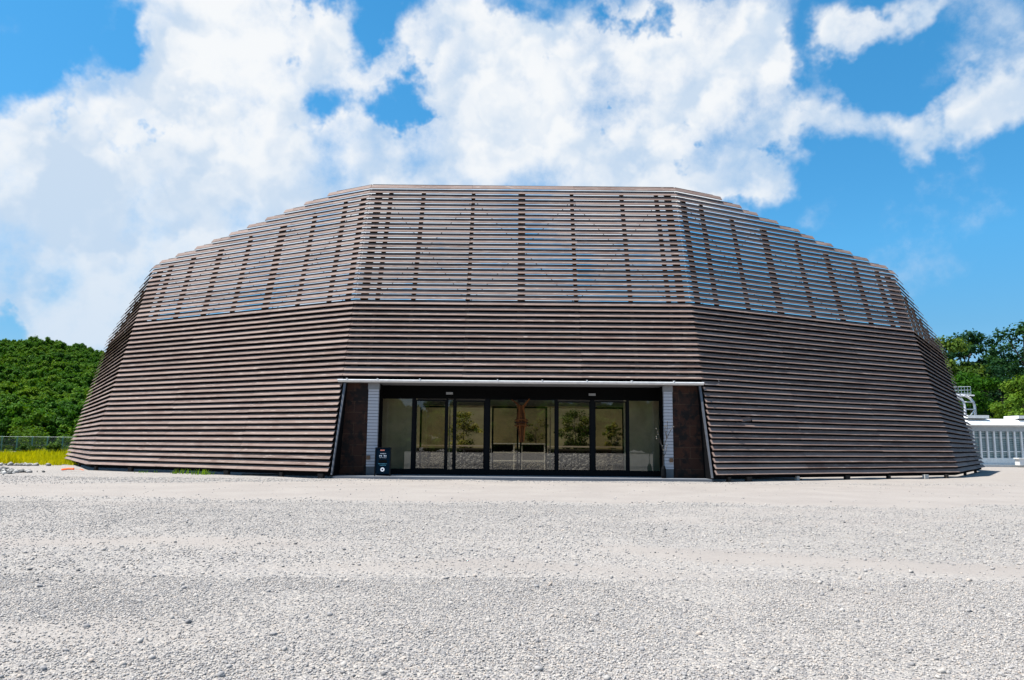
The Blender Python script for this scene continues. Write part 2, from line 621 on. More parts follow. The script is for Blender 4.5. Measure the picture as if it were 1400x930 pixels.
def wear(x, y):
    """0 = loose gravel, 1 = compacted bare fines (wheel tracks, the path by the door)"""
    x = np.asarray(x, float)
    y = np.asarray(y, float)
    wob = (vnoise(x, y, 2.5, 3) - 0.5) * 1.6 + (vnoise(x, y, 0.7, 5) - 0.5) * 0.5
    path = sstep(19.0, 20.6, y + 0.03 * x + wob * 0.8) * (1 - sstep(30.0, 31.5, y + wob * 0.3 + 0.40 * np.clip(-x - 5.5, 0, 30)))
    t1 = np.exp(-((y - (11.3 + 0.05 * (x + 7) + wob * 0.5)) / 0.8) ** 2) * (1 - sstep(-4.5, -0.5, x)) * 0.9
    t2 = np.exp(-((y - (10.9 - 0.36 * (x - 1.5) + wob * 0.4)) / 0.75) ** 2) * sstep(0.0, 2.5, x)
    t3 = np.exp(-((y - (9.2 - 0.10 * x + wob * 0.5)) / 0.7) ** 2) * 0.75 * np.exp(-((x + 0.2) / 3.2) ** 2)
    t5 = np.exp(-((y - (15.0 + 0.1 * x + wob)) / 0.9) ** 2) * 0.5 * sstep(-2, 4, x)
    t6 = sstep(17, 24, y - 0.1 * x) * sstep(9, 13, x) * 0.6
    t4 = sstep(0.58, 0.85, vnoise(x * 0.45, y, 1.5, 11)) * 0.5
    return np.clip(np.maximum.reduce([path, t1, t2, t3, t4, t5, t6]), 0, 1)


# ------------------------------------------------------------------ ground: one sheet out to the horizon
def axis(lo, hi, step, far):
    inner = np.arange(lo, hi + step / 2, step)
    k = np.geomspace(1, far, 14)
    return np.concatenate([(lo - k)[::-1], inner, hi + k])


gx, gy = axis(-26, 28, 0.25, 3000), axis(1, 34, 0.2, 3500)
X, Y = np.meshgrid(gx, gy)
near = (np.hypot(X, Y) < 60)
Z = np.where(near, (vnoise(X, Y, 1.7, 21) - 0.5) * 0.035 + (vnoise(X, Y, 0.6, 22) - 0.5) * 0.015, 0.0) - 0.01
# a bit of loose gravel is banked up against the foot of the right-hand screen
V = np.stack([X, Y, Z], -1).reshape(-1, 3)
nx, ny = len(gx), len(gy)
ii, jj = np.meshgrid(np.arange(nx - 1), np.arange(ny - 1))
k0 = (jj * nx + ii).ravel()
Fq = np.stack([k0, k0 + 1, k0 + nx + 1, k0 + nx], 1)
gme = npmesh('ground', V, Fq)
at = gme.attributes.new('wear', 'FLOAT', 'POINT')
at.data.foreach_set('value', wear(V[:, 0], V[:, 1]).astype(np.float32))

M_ground, n, b = mat('gravel_ground', rough=0.9, spec=0.2)
p = pos(n)
wa = n.node('ShaderNodeAttribute', attribute_name='wear').outputs['Fac']
vo = n.node('ShaderNodeTexVoronoi')
n.L.new(p, vo.inputs['Vector'])
vo.inputs['Scale'].default_value = 46
vo2 = n.node('ShaderNodeTexVoronoi')
n.L.new(p, vo2.inputs['Vector'])
vo2.inputs['Scale'].default_value = 21
sr = n.node('ShaderNodeSeparateColor')
n.L.new(vo.outputs['Color'], sr.inputs[0])
sr2 = n.node('ShaderNodeSeparateColor')
n.L.new(vo2.outputs['Color'], sr2.inputs[0])
st1 = n.ramp(sr.outputs[0], [(0.0, (0.1132, 0.1100, 0.1138)), (0.25, (0.2271, 0.2162, 0.2151)), (0.6, (0.3042, 0.2837, 0.2614)), (0.85, (0.3973, 0.3642, 0.3266)), (1.0, (0.3611, 0.2953, 0.2426))])
st2 = n.ramp(sr2.outputs[0], [(0.0, (0.1132, 0.1085, 0.1123)), (0.2, (0.2633, 0.2511, 0.2449)), (0.7, (0.3303, 0.3085, 0.2802)), (1.0, (0.4335, 0.3984, 0.3595))])
stones = n.mix(0.4, st1, st2)
big = n.noise(p, 0.55, 6, 0.6)
fines = n.ramp(n.noise(p, 14, 6, 0.7), [(0.3, (0.2266, 0.2021, 0.1838)), (0.7, (0.2772, 0.2509, 0.2295))])
cc = n.mix(n.maprange(wa, 0.1, 0.85), stones, fines)
cc = n.mix(n.math('MULTIPLY', n.maprange(big, 0.35, 0.7), 0.35), cc, (0.3303, 0.3023, 0.2740))
n.L.new(cc, b.inputs['Base Color'])
hgt = n.math('SUBTRACT', n.math('MULTIPLY', n.math('SUBTRACT', 1.0, wa), n.math('ADD', vo.outputs['Distance'], n.math('MULTIPLY', vo2.outputs['Distance'], 1.5))), n.math('MULTIPLY', n.noise(p, 60, 3, 0.6), 0.5))
bump(n, b, n.math('MULTIPLY', hgt, -1.0), 0.7, 0.03)
ground = link('ground', gme, M_ground, None, True)
ground['kind'] = 'structure'

# ------------------------------------------------------------------ the slatted building
VP = [Vector((x, y, 0)) for x, y in ((-31.463, 68.513), (-30.107, 52.727), (-21.41, 39.484), (-7.462, 31.968), (8.382, 31.987), (22.482, 39.213), (31.25, 51.5), (34.151, 67.725))]
TL = math.tan(R(13.02))
# top of the screen above each corner: it steps down towards the back
ZT = [7.6, 8.35, 10.9, 13.33, 13.33, 10.85, 8.3, 7.6]
ZS_ = [7.6, 8.4, 11.0, 13.9, 13.9, 10.95, 8.35, 7.6]       # line the board ends step along
PITCH, ZB = 0.2512, 0.29
Z_OPEN = 7.62
Z_CAN = 4.22


def fdir(k):
    return (VP[k + 1] - VP[k]).normalized()


def fnorm(k):
    d = fdir(k)
    return Vector((d.y, -d.x, 0))


WV = []                                                     # how a corner moves per metre of inset
for i in range(8):
    if i == 0:
        WV.append(-fnorm(0))
    elif i == 7:
        WV.append(-fnorm(6))
    else:
        a, c = fnorm(i - 1), fnorm(i)
        m_ = (a + c).normalized()
        WV.append(-m_ / m_.dot(a))


def corner(i, z, out=0.0):
    q = VP[i] + WV[i] * (z * TL - out)
    return Vector((q.x, q.y, z))


def on_facet(k, s, z, out=0.0):
    return corner(k, z, out).lerp(corner(k + 1, z, out), s)


YG = 34.5                                                     # glass line of the entrance
SOF = 4.02                                                    # its soffit
hall = empty('slatted_pavilion', (0.4, 62, 0))
tag(hall, 'large many sided timber pavilion wrapped in weathered horizontal louvres, standing on gravel', 'building')

TAU = {True: (0.246, R(37)), False: (0.226, R(43.5))}          # board width, tilt from the vertical
TH = 0.028
rows = [(k, ZB + k * PITCH) for k in range(53)]


def screen(k):
    mb, rails = MB(), MB()
    top0, top1 = ZS_[k], ZS_[k + 1]
    g = random.Random(100 + k)
    for r, z in rows:
        if k == 3 and z < Z_CAN + 0.02:
            continue
        bw, tau = TAU[z > Z_OPEN]
        # how far along the facet this row reaches under the sloping top edge
        s0, s1 = 0.0, 1.0
        L = (VP[k + 1] - VP[k]).length
        if top0 < top1:
            s0 = max(0.0, (z - top0) / (top1 - top0) - g.uniform(-0.1, 0.35) / L)
        elif top0 > top1:
            s1 = min(1.0, (top0 - z) / (top0 - top1) + g.uniform(-0.1, 0.35) / L)
        if s1 <= s0 or s0 >= 1 or s1 <= 0:
            continue
        # added black strip behind the head of the row, standing in for shade
        zc = z + bw * math.cos(tau)
        e0, e1 = s0 + 0.002, s1 - 0.002 - (0.03 if s1 < 1 else 0)
        e0 += 0.03 if s0 > 0 else 0
        if e1 > e0 and z > Z_OPEN - 0.3:
            vs = []
            for zz in (zc - 0.045, zc + 0.032):
                for s_, o_ in ((e0, -TH - 0.006), (e1, -TH - 0.006), (e1, -TH - 0.03), (e0, -TH - 0.03)):
                    q_ = (VP[k] + WV[k] * (zc * TL - o_)).lerp(VP[k + 1] + WV[k + 1] * (zc * TL - o_), s_)
                    vs.append(Vector((q_.x, q_.y, zz)))
            rails.hexa(vs)
        cuts = [s0]
        for c in (1 / 3, 2 / 3):
            c2 = c + (0.002 if r % 2 else -0.001)
            if s0 + 0.03 < c2 < s1 - 0.03:
                cuts.append(c2)
        cuts.append(s1)
        for a, c in zip(cuts[:-1], cuts[1:]):
            e = 0.004 / L
            aa = a + e if a > 0 else a + 0.0006
            ce = c - e if c < 1 else c - 0.0006
            if r == 9 and k == 4 and a < 0.01:
                # one board low on the right-hand screen is broken
                segs = [(aa, 0.122), (0.1225, 0.1575), (0.158, ce)]
            else:
                segs = [(aa, ce)]
            for sa, sb in segs:
                ja, jb = g.uniform(-0.007, 0.007), g.uniform(-0.007, 0.007)
                jo = g.uniform(-0.005, 0.005)
                if len(segs) == 3 and sa == 0.1225:
                    jo, ja, jb = -0.075, -0.03, 0.02          # a short length has come loose and sunk back
                ns = 3
                vs = []
                for q in range(ns + 1):
                    s = sa + (sb - sa) * q / ns
                    jz = ja + (jb - ja) * q / ns + (g.uniform(-0.006, 0.006) if 0 < q < ns else 0)
                    # cross-section: lip out and low, head in and high; inner face one thickness behind
                    zl, zh = z + jz, z + jz + bw * math.cos(tau)
                    ol = bw * math.sin(tau) + jo

                    def P(o, zz):
                        # o is measured from the facade plane at the height of the head
                        base = zh * TL
                        pa = VP[k] + WV[k] * (base - o)
                        pb = VP[k + 1] + WV[k + 1] * (base - o)
                        m2 = pa.lerp(pb, s)
                        return Vector((m2.x, m2.y, zz))
                    th = TH
                    dz, do = th * math.sin(tau), th * math.cos(tau)
                    vs += [P(ol, zl), P(0.0, zh), P(-do, zh - dz), P(ol - do, zl - dz)]
                fs = []
                for q in range(ns):
                    o4 = q * 4
                    for t in range(4):
                        fs.append((o4 + t, o4 + (t + 1) % 4, o4 + 4 + (t + 1) % 4, o4 + 4 + t))
                fs.append((3, 2, 1, 0))
                fs.append(tuple(ns * 4 + t for t in range(4)))
                mb.add(vs, fs)
    return mb, rails


for k in range(1, 6):
    boards, rails = screen(k)
    boards.build('louvre_screen', M_wood, hall)
    rails.build('shade_rails', M_dark, hall)

# dark lining behind the lower louvres
for k in range(0, 7):
    mb = MB()
    z0 = SOF + 0.13 if k == 3 else 0.12
    z1 = min(Z_OPEN + 0.2, min(ZT[k], ZT[k + 1]) - 0.1)
    vs = []
    for z, o in ((z0, -0.14), (z1, -0.14), (z1, -0.30), (z0, -0.30)):
        vs.append(on_facet(k, 0.0, z, o))
        vs.append(on_facet(k, 1.0, z, o))
    mb.add(vs, ((0, 1, 3, 2), (2, 3, 5, 4), (4, 5, 7, 6), (6, 7, 1, 0), (0, 2, 4, 6), (7, 5, 3, 1)))
    mb.build('lining_wall', M_dark, hall)

# rear of the ring: plain lining wall round the courtyard
cx, cy = 0.6, 63.0
back = [VP[0] + Vector((0.1, 0.2, 0))]
for a in (152, 124, 97, 70, 42):
    back.append(Vector((cx + 33 * math.cos(R(a)), cy + 33 * math.sin(R(a)), 0)))
back.append(VP[7] + Vector((-0.1, 0.2, 0)))
for a, c in zip(back[:-1], back[1:]):
    d = (c - a).normalized()
    nn = Vector((d.y, -d.x, 0))
    mb = MB()
    mb.hexa([a + Vector((0, 0, 0.05)), c + Vector((0, 0, 0.05)), c - nn * 0.3 + Vector((0, 0, 0.05)), a - nn * 0.3 + Vector((0, 0, 0.05)),
             a + Vector((0, 0, 6.4)), c + Vector((0, 0, 6.4)), c - nn * 0.3 + Vector((0, 0, 6.4)), a - nn * 0.3 + Vector((0, 0, 6.4))])
    mb.build('lining_wall', M_dark, hall)


def facet_post(k, s, width, depth=0.16, z0=None, z1=None, o0=-0.11, name='post'):
    L = (VP[k + 1] - VP[k]).length
    z0 = 0.15 if z0 is None else z0
    hs_ = width / 2 / L
    topz = min(ZT[k] + (ZT[k + 1] - ZT[k]) * s - 0.12, 13.33)
    z1 = topz if z1 is None else z1
    vs = []
    for z in (z0, z1):
        for ss, o in ((s - hs_, o0), (s + hs_, o0), (s + hs_, o0 - depth), (s - hs_, o0 - depth)):
            vs.append(on_facet(k, ss, z, o))
    mb = MB()
    mb.hexa(vs)
    return mb.build(name, M_post, hall)


FR = {3: [(0.022, 0.30), (0.062, 0.16), (0.17, 0.17), (0.335, 0.17), (0.495, 0.36), (0.66, 0.17), (0.825, 0.17), (0.94, 0.16), (0.978, 0.3)]}
for k in range(1, 6):
    base = FR.get(k, [(0.02, 0.26), (0.075, 0.17), (0.19, 0.17), (0.33, 0.22), (0.47, 0.17), (0.62, 0.34), (0.76, 0.17), (0.89, 0.2), (0.965, 0.26)])
    if k >= 4:
        base = [(1 - s, wd) for s, wd in base]
    for s, wd in base:
        facet_post(k, s, wd, z0=Z_CAN + 0.12 if k == 3 else Z_OPEN - 0.3)

# crossed bracing rods between the posts behind the open louvres
for k in (2, 3, 4):
    L = (VP[k + 1] - VP[k]).length
    for s0, s1 in ((0.05, 0.335), (0.335, 0.66), (0.66, 0.95)):
        for a, c in ((s0, s1), (s1, s0)):
            zt = min(12.9, ZT[k] + (ZT[k + 1] - ZT[k]) * c - 0.4)
            p0, p1 = on_facet(k, a, Z_OPEN + 0.1, -0.30), on_facet(k, c, zt, -0.30)
            mb = MB()
            mb.tube([p0, p1], 0.014, 5)
            mb.build('brace_rod', M_steel, hall)
# top rail on the front
mb = MB()
mb.hexa([on_facet(3, s, z, o) for z in (12.7, 12.78) for s, o in ((0.01, -0.12), (0.99, -0.12), (0.99, -0.24), (0.01, -0.24))])
mb.build('top_rail', M_post, hall)

# feet under the lowest boards
for k, ss in ((2, (0.03, 0.2, 0.41, 0.62, 0.83, 0.97)), (4, (0.05, 0.12, 0.30, 0.5, 0.68, 0.83, 0.93)), (1, (0.2, 0.6)), (5, (0.3, 0.7))):
    for q, s in enumerate(ss):
        c = on_facet(k, s, 0.0, -0.16 if k != 4 or s < 0.8 else 0.06)
        d = fdir(k)
        mb = MB()
        mb.box((c.x, c.y, 0.085), (0.28 if q % 2 else 0.16, 0.14, 0.20), math.atan2(d.y, d.x))
        mb.build('footing', M_block if (k == 4 and q in (2, 5)) else M_post, hall)

# ---------------- entrance recess
mb = MB()
mb.span(-7.34, 8.12, 32.84, 34.52, SOF, SOF + 0.10)
mb.build('soffit', M_soffit, hall)
gut = MB()
gy_ = [(32.84, 0.0), (32.78, 0.012), (32.72, 0.045), (32.69, 0.09), (32.70, 0.112), (32.76, 0.122), (32.84, 0.122)]
gut.add([(x, yy_, SOF + zz_) for x in (-7.40, 8.18) for yy_, zz_ in gy_], [(i, i + 1, i + 8, i + 7) for i in range(6)] + [(6, 0, 7, 13), tuple(range(6, -1, -1)), tuple(range(7, 14))])
gutter = gut.build('gutter', M_white, hall)
for x in (-7.0, -5.7, -3.9, -0.6, 1.3, 3.2, 5.1, 6.9):
    mb = MB()
    mb.box((x, 32.70, SOF + 0.145), (0.05, 0.16, 0.03))
    mb.build('gutter_bracket', M_white, gutter)
mb = MB()
mb.tube([(8.18, 32.72, SOF + 0.03), (8.62, 32.78, SOF + 0.02), (8.82, 32.86, SOF + 0.05), (8.9, 32.88, SOF + 0.14), (8.84, 32.88, SOF + 0.2)], 0.014, 6)
mb.build('drain_pipe', M_strip, hall, True)
# brown panels either side, white columns, glazed front
for x0, x1, nm in ((-7.6, -6.14, 'l'), (6.90, 8.5, 'r')):
    mb = MB()
    mb.span(x0, x1, 33.22, 33.36, 0.0, SOF - 0.003)
    mb.build('side_panel', M_rust, hall)
for x0, x1, side in ((-6.14, -5.70, -1), (6.53, 6.90, 1)):
    mb = MB()
    mb.span(x0, x1, 33.10, 33.30, 0.47, SOF - 0.28)
    c_ = mb.build('column', M_clad, hall)
    mb = MB()
    mb.span(x0 + 0.03, x1 - 0.03, 33.37, 34.40, 0.1, SOF - 0.004)
    mb.build('jamb', M_lintel, hall)
    mb = MB()
    mb.span(x0 + 0.004, x1 - 0.004, 33.12, 33.29, 0.1, 0.468)
    mb.build('column_base', M_plinth, c_)
    mb = MB()
    mb.span(x0 - 0.02, x1 + 0.02, 33.09, 33.31, SOF - 0.278, SOF - 0.003)
    mb.build('column_head', M_soffit, c_)
    xb = x0 + 0.09 if side < 0 else x1 - 0.10
    mb = MB()
    mb.span(xb - 0.075, xb + 0.075, 33.04, 33.098, 0.76, 0.93)
    mb.build('outlet_box', M_box, c_)
# slanted zinc strips where the louvres end beside the recess
for i, dx in ((3, 0.10), (4, -0.10)):
    mb = MB()
    a, c = corner(i, 0.15, -0.02), corner(i, SOF - 0.02, -0.02)
    for q in (a, c):
        q.x += dx
    mb.hexa([a + Vector((-0.025, -0.02, 0)), a + Vector((0.025, -0.02, 0)), a + Vector((0.045, 0.08, 0)), a + Vector((-0.045, 0.08, 0)),
             c + Vector((-0.045, -0.02, 0)), c + Vector((0.045, -0.02, 0)), c + Vector((0.045, 0.08, 0)), c + Vector((-0.045, 0.08, 0))])
    mb.build('edge_strip', M_strip, hall)
    # dark reveal behind the strip
    mb = MB()
    sgn = 1 if i == 4 else -1
    a, c = corner(i, 0.1, -0.1), corner(i, SOF, -0.1)
    mb.hexa([Vector((a.x + dx - 0.03, a.y, 0.1)), Vector((a.x + dx + 0.03, a.y, 0.1)), Vector((a.x + dx + 0.03, 33.5, 0.1)), Vector((a.x + dx - 0.03, 33.5, 0.1)),
             Vector((c.x + dx - 0.03, c.y, SOF - 0.01)), Vector((c.x + dx + 0.03, c.y, SOF - 0.01)), Vector((c.x + dx + 0.03, 33.5, SOF - 0.01)), Vector((c.x + dx - 0.03, 33.5, SOF - 0.01))])
    mb.build('reveal', M_dark, hall)

mb = MB()
mb.span(-7.3, 8.25, 32.05, 34.9, -0.05, 0.10)
mb.build('entrance_slab', M_slab, hall)
mb = MB()
mb.span(-6.0, 7.0, YG - 0.1, YG + 0.1, 3.46, SOF - 0.003)
mb.build('lintel', M_lintel, hall)
mb = MB()
mb.span(-6.0, 7.0, YG - 0.1, YG + 0.1, 0.10, 0.315)
mb.build('sill', M_frame, hall)
for x in (-2.76, 3.59):
    mb = MB()
    mb.span(x - 0.15, x + 0.15, YG - 0.2, YG - 0.102, 3.63, 3.73)
    mb.build('door_sensor', M_sensor, hall)


def glazed(name, x0, x1, z0, z1, y, fw, dep=0.06, parent=None, mid=None):
    mb = MB()
    mb.span(x0, x0 + fw, y - dep / 2, y + dep / 2, z0, z1)
    mb.span(x1 - fw, x1, y - dep / 2, y + dep / 2, z0, z1)
    mb.span(x0 + fw, x1 - fw, y - dep / 2, y + dep / 2, z0, z0 + fw)
    mb.span(x0 + fw, x1 - fw, y - dep / 2, y + dep / 2, z1 - fw, z1)
    f = mb.build(name, M_frame, parent or hall)
    g = MB()
    g.add([(x0 + fw, y, z0 + fw), (x1 - fw, y, z0 + fw), (x1 - fw, y, z1 - fw), (x0 + fw, y, z1 - fw)], ((0, 1, 2, 3),))
    g.build('pane', M_glass, f)
    return f


ZS, ZH = 0.316, 3.458
# black mullion posts
for x0, x1 in ((-6.0, -5.77), (-4.40, -4.27), (-2.90, -2.83), (-2.58, -2.50), (-1.17, -0.98), (1.96, 2.06), (3.52, 3.70), (5.13, 5.22), (6.67, 7.0)):
    mb = MB()
    mb.span(x0, x1, YG - 0.095, YG + 0.095, ZS, ZH)
    mb.build('mullion', M_frame, hall)
glazed('window', -5.77, -4.40, ZS, ZH, YG, 0.03)
glazed('window', 5.22, 6.67, ZS, ZH, YG, 0.03)
glazed('sliding_door', -4.27, -2.90, ZS, ZH - 0.06, YG, 0.06)
glazed('window', -2.83, -2.58, ZS, ZH - 0.06, YG, 0.02)
glazed('sliding_door', -2.50, -1.17, ZS, ZH - 0.08, YG, 0.06)
glazed('sliding_door', 2.06, 3.52, ZS, ZH - 0.08, YG, 0.05)
glazed('sliding_door', 3.70, 5.13, ZS, ZH - 0.06, YG, 0.05)
glazed('window', -0.98, 1.96, ZS, ZH, YG, 0.04)
# the vestibule and its inner doors
mb = MB()
mb.span(-6.2, 7.2, YG + 0.12, 38.6, 3.75, 3.9)
mb.build('vestibule_ceiling', M_soffit, hall)
mb = MB()
mb.span(-7.2, 8.0, 33.15, 38.7, SOF + 0.104, SOF + 0.22)
mb.build('entrance_roof', M_dark, hall)
for x0, x1 in ((-6.2, -6.02), (7.02, 7.2)):
    mb = MB()
    mb.span(x0, x1, YG + 0.12, 38.6, 0.02, 3.74)
    mb.build('vestibule_wall', M_soffit, hall)
M_beam = simple('pale_timber_beam', (0.5, 0.42, 0.3), 0.7)
mb = MB()
mb.span(-6.0, 7.0, 38.3, 38.5, 3.25, 3.35)
mb.build('beam', M_beam, hall)
mb = MB()
mb.span(-6.0, 7.0, 38.32, 38.6, 3.353, 3.74)
mb.build('fascia', M_soffit, hall)
for x0, x1 in ((-4.45, -3.1), (-0.95, 0.36), (0.42, 1.75), (3.95, 5.5)):
    glazed('inner_door', x0, x1, 0.14, 3.3, 37.8, 0.09, 0.08)
for x in (-3.0, -1.05, 1.9, 3.85):
    mb = MB()
    mb.span(x - 0.03, x + 0.03, 37.75, 37.85, 0.14, 3.3)
    mb.build('inner_door_post', M_beam, hall)
M_olive = simple('grey_olive_board', (0.62, 0.60, 0.48), 0.8, var=0.2, scale=1.5)
for x0, x1 in ((-5.99, -4.33), (5.17, 6.99)):
    mb = MB()
    mb.span(x0, x1, 35.6, 35.66, 0.102, 3.74)
    mb.build('display_wall', M_olive, hall)
M_floor = simple('courtyard_floor', (0.20, 0.19, 0.18), 0.9, scale=12, var=0.4)
mb = MB()
mb.span(-12, 13, 34.9, 52, -0.05, 0.06)
mb.build('courtyard_floor', M_floor, hall)
M_court, n, b = mat('olive_earth_wall', rough=0.9)
p = pos(n)
k = n.noise(scaled(n, p, (0.35, 0.35, 0.7)), 1.0, 7, 0.7)
n.L.new(n.ramp(k, [(0.32, (0.15, 0.13, 0.07)), (0.5, (0.25, 0.215, 0.115)), (0.68, (0.34, 0.29, 0.16))]), b.inputs['Base Color'])
mb = MB()
mb.span(-16, 17, 50.5, 50.9, 0.0, 6.3)
mb.build('courtyard_wall', M_court, hall)

# ------------------------------------------------------------------ the courtyard seen through the glass
M_rubble, n, b = mat('broken_stone', rough=0.9)
p = pos(n)
isl = island(n)
kk = n.noise(p, 9, 5, 0.65)
cA = n.ramp(isl, [(0, (0.03, 0.03, 0.03)), (0.35, (0.09, 0.09, 0.09)), (0.6, (0.3, 0.29, 0.28)), (1, (0.6, 0.58, 0.55))])
n.L.new(n.mix(0.35, cA, n.ramp(kk, [(0.3, (0.1, 0.1, 0.1)), (0.7, (0.5, 0.49, 0.46))])), b.inputs['Base Color'])
bump(n, b, kk, 0.4, 0.03)

ICO_V = []
ph = (1 + 5 ** 0.5) / 2
for a, c in ((-1, ph), (1, ph), (-1, -ph), (1, -ph)):
    ICO_V += [(a, c, 0)]
for a, c in ((-1, ph), (1, ph), (-1, -ph), (1, -ph)):
    ICO_V += [(0, a, c)]
for a, c in ((ph, -1), (ph, 1), (-ph, -1), (-ph, 1)):
    ICO_V += [(a, 0, c)]
ICO_V = np.array(ICO_V, float) / np.linalg.norm((1, ph))
ICO_F = np.array([(0, 11, 5), (0, 5, 1), (0, 1, 7), (0, 7, 10), (0, 10, 11), (1, 5, 9), (5, 11, 4), (11, 10, 2), (10, 7, 6), (7, 1, 8),
                  (3, 9, 4), (3, 4, 2), (3, 2, 6), (3, 6, 8), (3, 8, 9), (4, 9, 5), (2, 4, 11), (6, 2, 10), (8, 6, 7), (9, 8, 1)])


def stones_mesh(name, centres, sizes, g, flat=0.65):
    Vs, Fs = [], []
    for i, (c, s) in enumerate(zip(centres, sizes)):
        v = ICO_V * (1 + 0.22 * g.normal(size=(12, 1)))
        v = v * np.array([1, g.uniform(0.6, 0.95), flat * g.uniform(0.7, 1.2)])
        a = g.uniform(0, 6.28)
        t = g.normal(0, 0.35)
        Rz = np.array([[math.cos(a), -math.sin(a), 0], [math.sin(a), math.cos(a), 0], [0, 0, 1]])
        Rx = np.array([[1, 0, 0], [0, math.cos(t), -math.sin(t)], [0, math.sin(t), math.cos(t)]])
        Vs.append((v * s) @ (Rz @ Rx).T + np.array(c))
        Fs.append(ICO_F + 12 * i)
    return npmesh(name, np.concatenate(Vs), np.concatenate(Fs))


g = np.random.default_rng(31)
cs, ss = [], []
for i in range(5200):
    x = g.uniform(-11, 12)
    z = g.uniform(0.1, 0.92)
    cs.append((x, 42.0 + z * 0.45 + g.normal(0, 0.05), z))
    ss.append(g.uniform(0.04, 0.11))
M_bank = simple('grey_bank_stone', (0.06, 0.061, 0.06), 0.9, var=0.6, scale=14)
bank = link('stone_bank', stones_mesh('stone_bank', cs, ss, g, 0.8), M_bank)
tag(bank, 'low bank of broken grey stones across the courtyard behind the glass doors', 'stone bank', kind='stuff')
M_soil = simple('planting_soil', (0.03, 0.026, 0.02), 0.95)
bed = MB()
bed.span(-11, 12, 42.62, 45.5, 0.06, 1.24)
tag(bed.build('planting_bed', M_soil), 'raised dark planting bed behind the stone bank in the courtyard', 'planting bed')
M_rail = simple('pale_rail', (0.45, 0.38, 0.3), 0.7)
rl = empty('courtyard_rail', (0, 42.55, 0.9))
mb = MB()
mb.span(-11, 12, 42.5, 42.6, 1.33, 1.41)
mb.build('handrail', M_rail, rl)
for x in np.arange(-10.5, 12, 2.5):
    mb = MB()
    mb.span(x - 0.03, x + 0.03, 42.52, 42.58, 0.9, 1.33)
    mb.build('post', M_rail, rl)
tag(rl, 'long thin pale handrail above the stone bank seen through the glass doors', 'railing')


def tree(name, loc, h, h0, rad, nc, per, leaf, m, label, group, seed, trunk_r=None, shape='round', cat='tree', up=0.5, squash=1.0):
    g = np.random.default_rng(seed)
    root = empty(name, loc)
    cl = crown_clumps(h0, h - rad * 0.12, rad, nc, g, shape)
    v, f = crown_arrays(cl, per, leaf, g, up)
    v = v * np.array([1, squash, 1]) + np.array(loc)
    link('crown', npmesh('crown', v, f), m, root)
    tr_ = trunk_r or h * 0.018
    mb = MB()
    top = h0 + (h - h0) * 0.6
    pts, rs = [], []
    for q in range(6):
        t = q / 5
        pts.append((loc[0] + 0.12 * rad * math.sin(2.3 * t + seed) * t, loc[1] + 0.1 * rad * math.cos(1.7 * t + seed) * t, loc[2] + top * t))
        rs.append(tr_ * (1.25 - t))
    mb.tube(pts, rs, 7)
    for q in range(0, len(cl), max(1, len(cl) // 9)):
        c = cl[q][0]
        t = min(0.95, max(0.3, (c[2] - rad * 0.35) / top))
        s = Vector(pts[0]).lerp(Vector(pts[-1]), t)
        e = Vector((loc[0] + c[0], loc[1] + c[1] * squash, loc[2] + c[2]))
        m3 = s.lerp(e, 0.5) + Vector((0, 0, 0.05 * rad))
        mb.tube([s, m3, e], [tr_ * 0.4, tr_ * 0.25, tr_ * 0.08], 5)
    mb.build('trunk', M_bark, root)
    return tag(root, label, cat, group)


CY = 'young courtyard trees behind the glass'
tree('courtyard_tree', (-2.75, 44.0, 1.2), 2.1, 0.1, 0.95, 44, 80, 0.05, M_pot_leaf, 'leafy young tree seen through the glass door left of the straw ornament', CY, 51)
tree('courtyard_tree', (3.65, 44.0, 1.2), 2.2, 0.05, 1.05, 60, 90, 0.05, M_pot_leaf, 'fullest young tree, seen through the glass door right of the straw ornament', CY, 52)
tree('courtyard_tree', (5.75, 44.4, 1.2), 1.6, 0.15, 0.62, 34, 70, 0.045, M_pot_leaf, 'small round young tree seen through the rightmost sliding door', CY, 53)
tree('courtyard_tree', (1.45, 44.6, 1.2), 1.9, 0.5, 0.85, 16, 40, 0.05, M_pot_leaf, 'sparse young tree beside the straw ornament, behind the display rack', CY, 54)
# white framed rack with dark panels
rk = empty('display_rack', (0.2, 40.6, 0.06))
mb = MB()
for x in (-1.0, 0.15, 0.55, 1.75):
    mb.span(x - 0.03, x + 0.03, 40.5, 40.56, 0.06, 1.5)
for z in (0.62, 1.05, 1.5):
    mb.span(-1.03, 1.78, 40.49, 40.57, z - 0.025, z + 0.025)
mb.build('rack_frame', M_white, rk)
for x0, x1 in ((-0.96, 0.11), (0.59, 1.71)):
    for z0, z1 in ((0.66, 1.01), (1.09, 1.46)):
        mb = MB()
        mb.span(x0, x1, 40.58, 40.62, z0, z1)
        mb.build('rack_panel', M_frame, rk)
tag(rk, 'white framed display rack with black panels standing behind the middle glass door', 'display rack')
pt = MB()
pt.tube([(5.55, 40.2, 0.06), (5.55, 40.2, 0.12), (5.55, 40.2, 0.45), (5.55, 40.2, 0.5)], [0.2, 0.24, 0.3, 0.3], 14)
tag(pt.build('dark_pot', M_frame), 'small black pot on the floor behind the rightmost sliding door', 'pot')

# ------------------------------------------------------------------ straw ornament on the doors
M_straw, n, b = mat('brown_straw', rough=0.9)
isl = island(n)
n.L.new(n.ramp(isl, [(0, (0.0228, 0.0071, 0.0025)), (0.5, (0.0969, 0.0306, 0.0067)), (1, (0.2964, 0.1020, 0.0210))]), b.inputs['Base Color'])
g = random.Random(4)
so = empty('straw_ornament', (0.43, 34.25, 2.6))


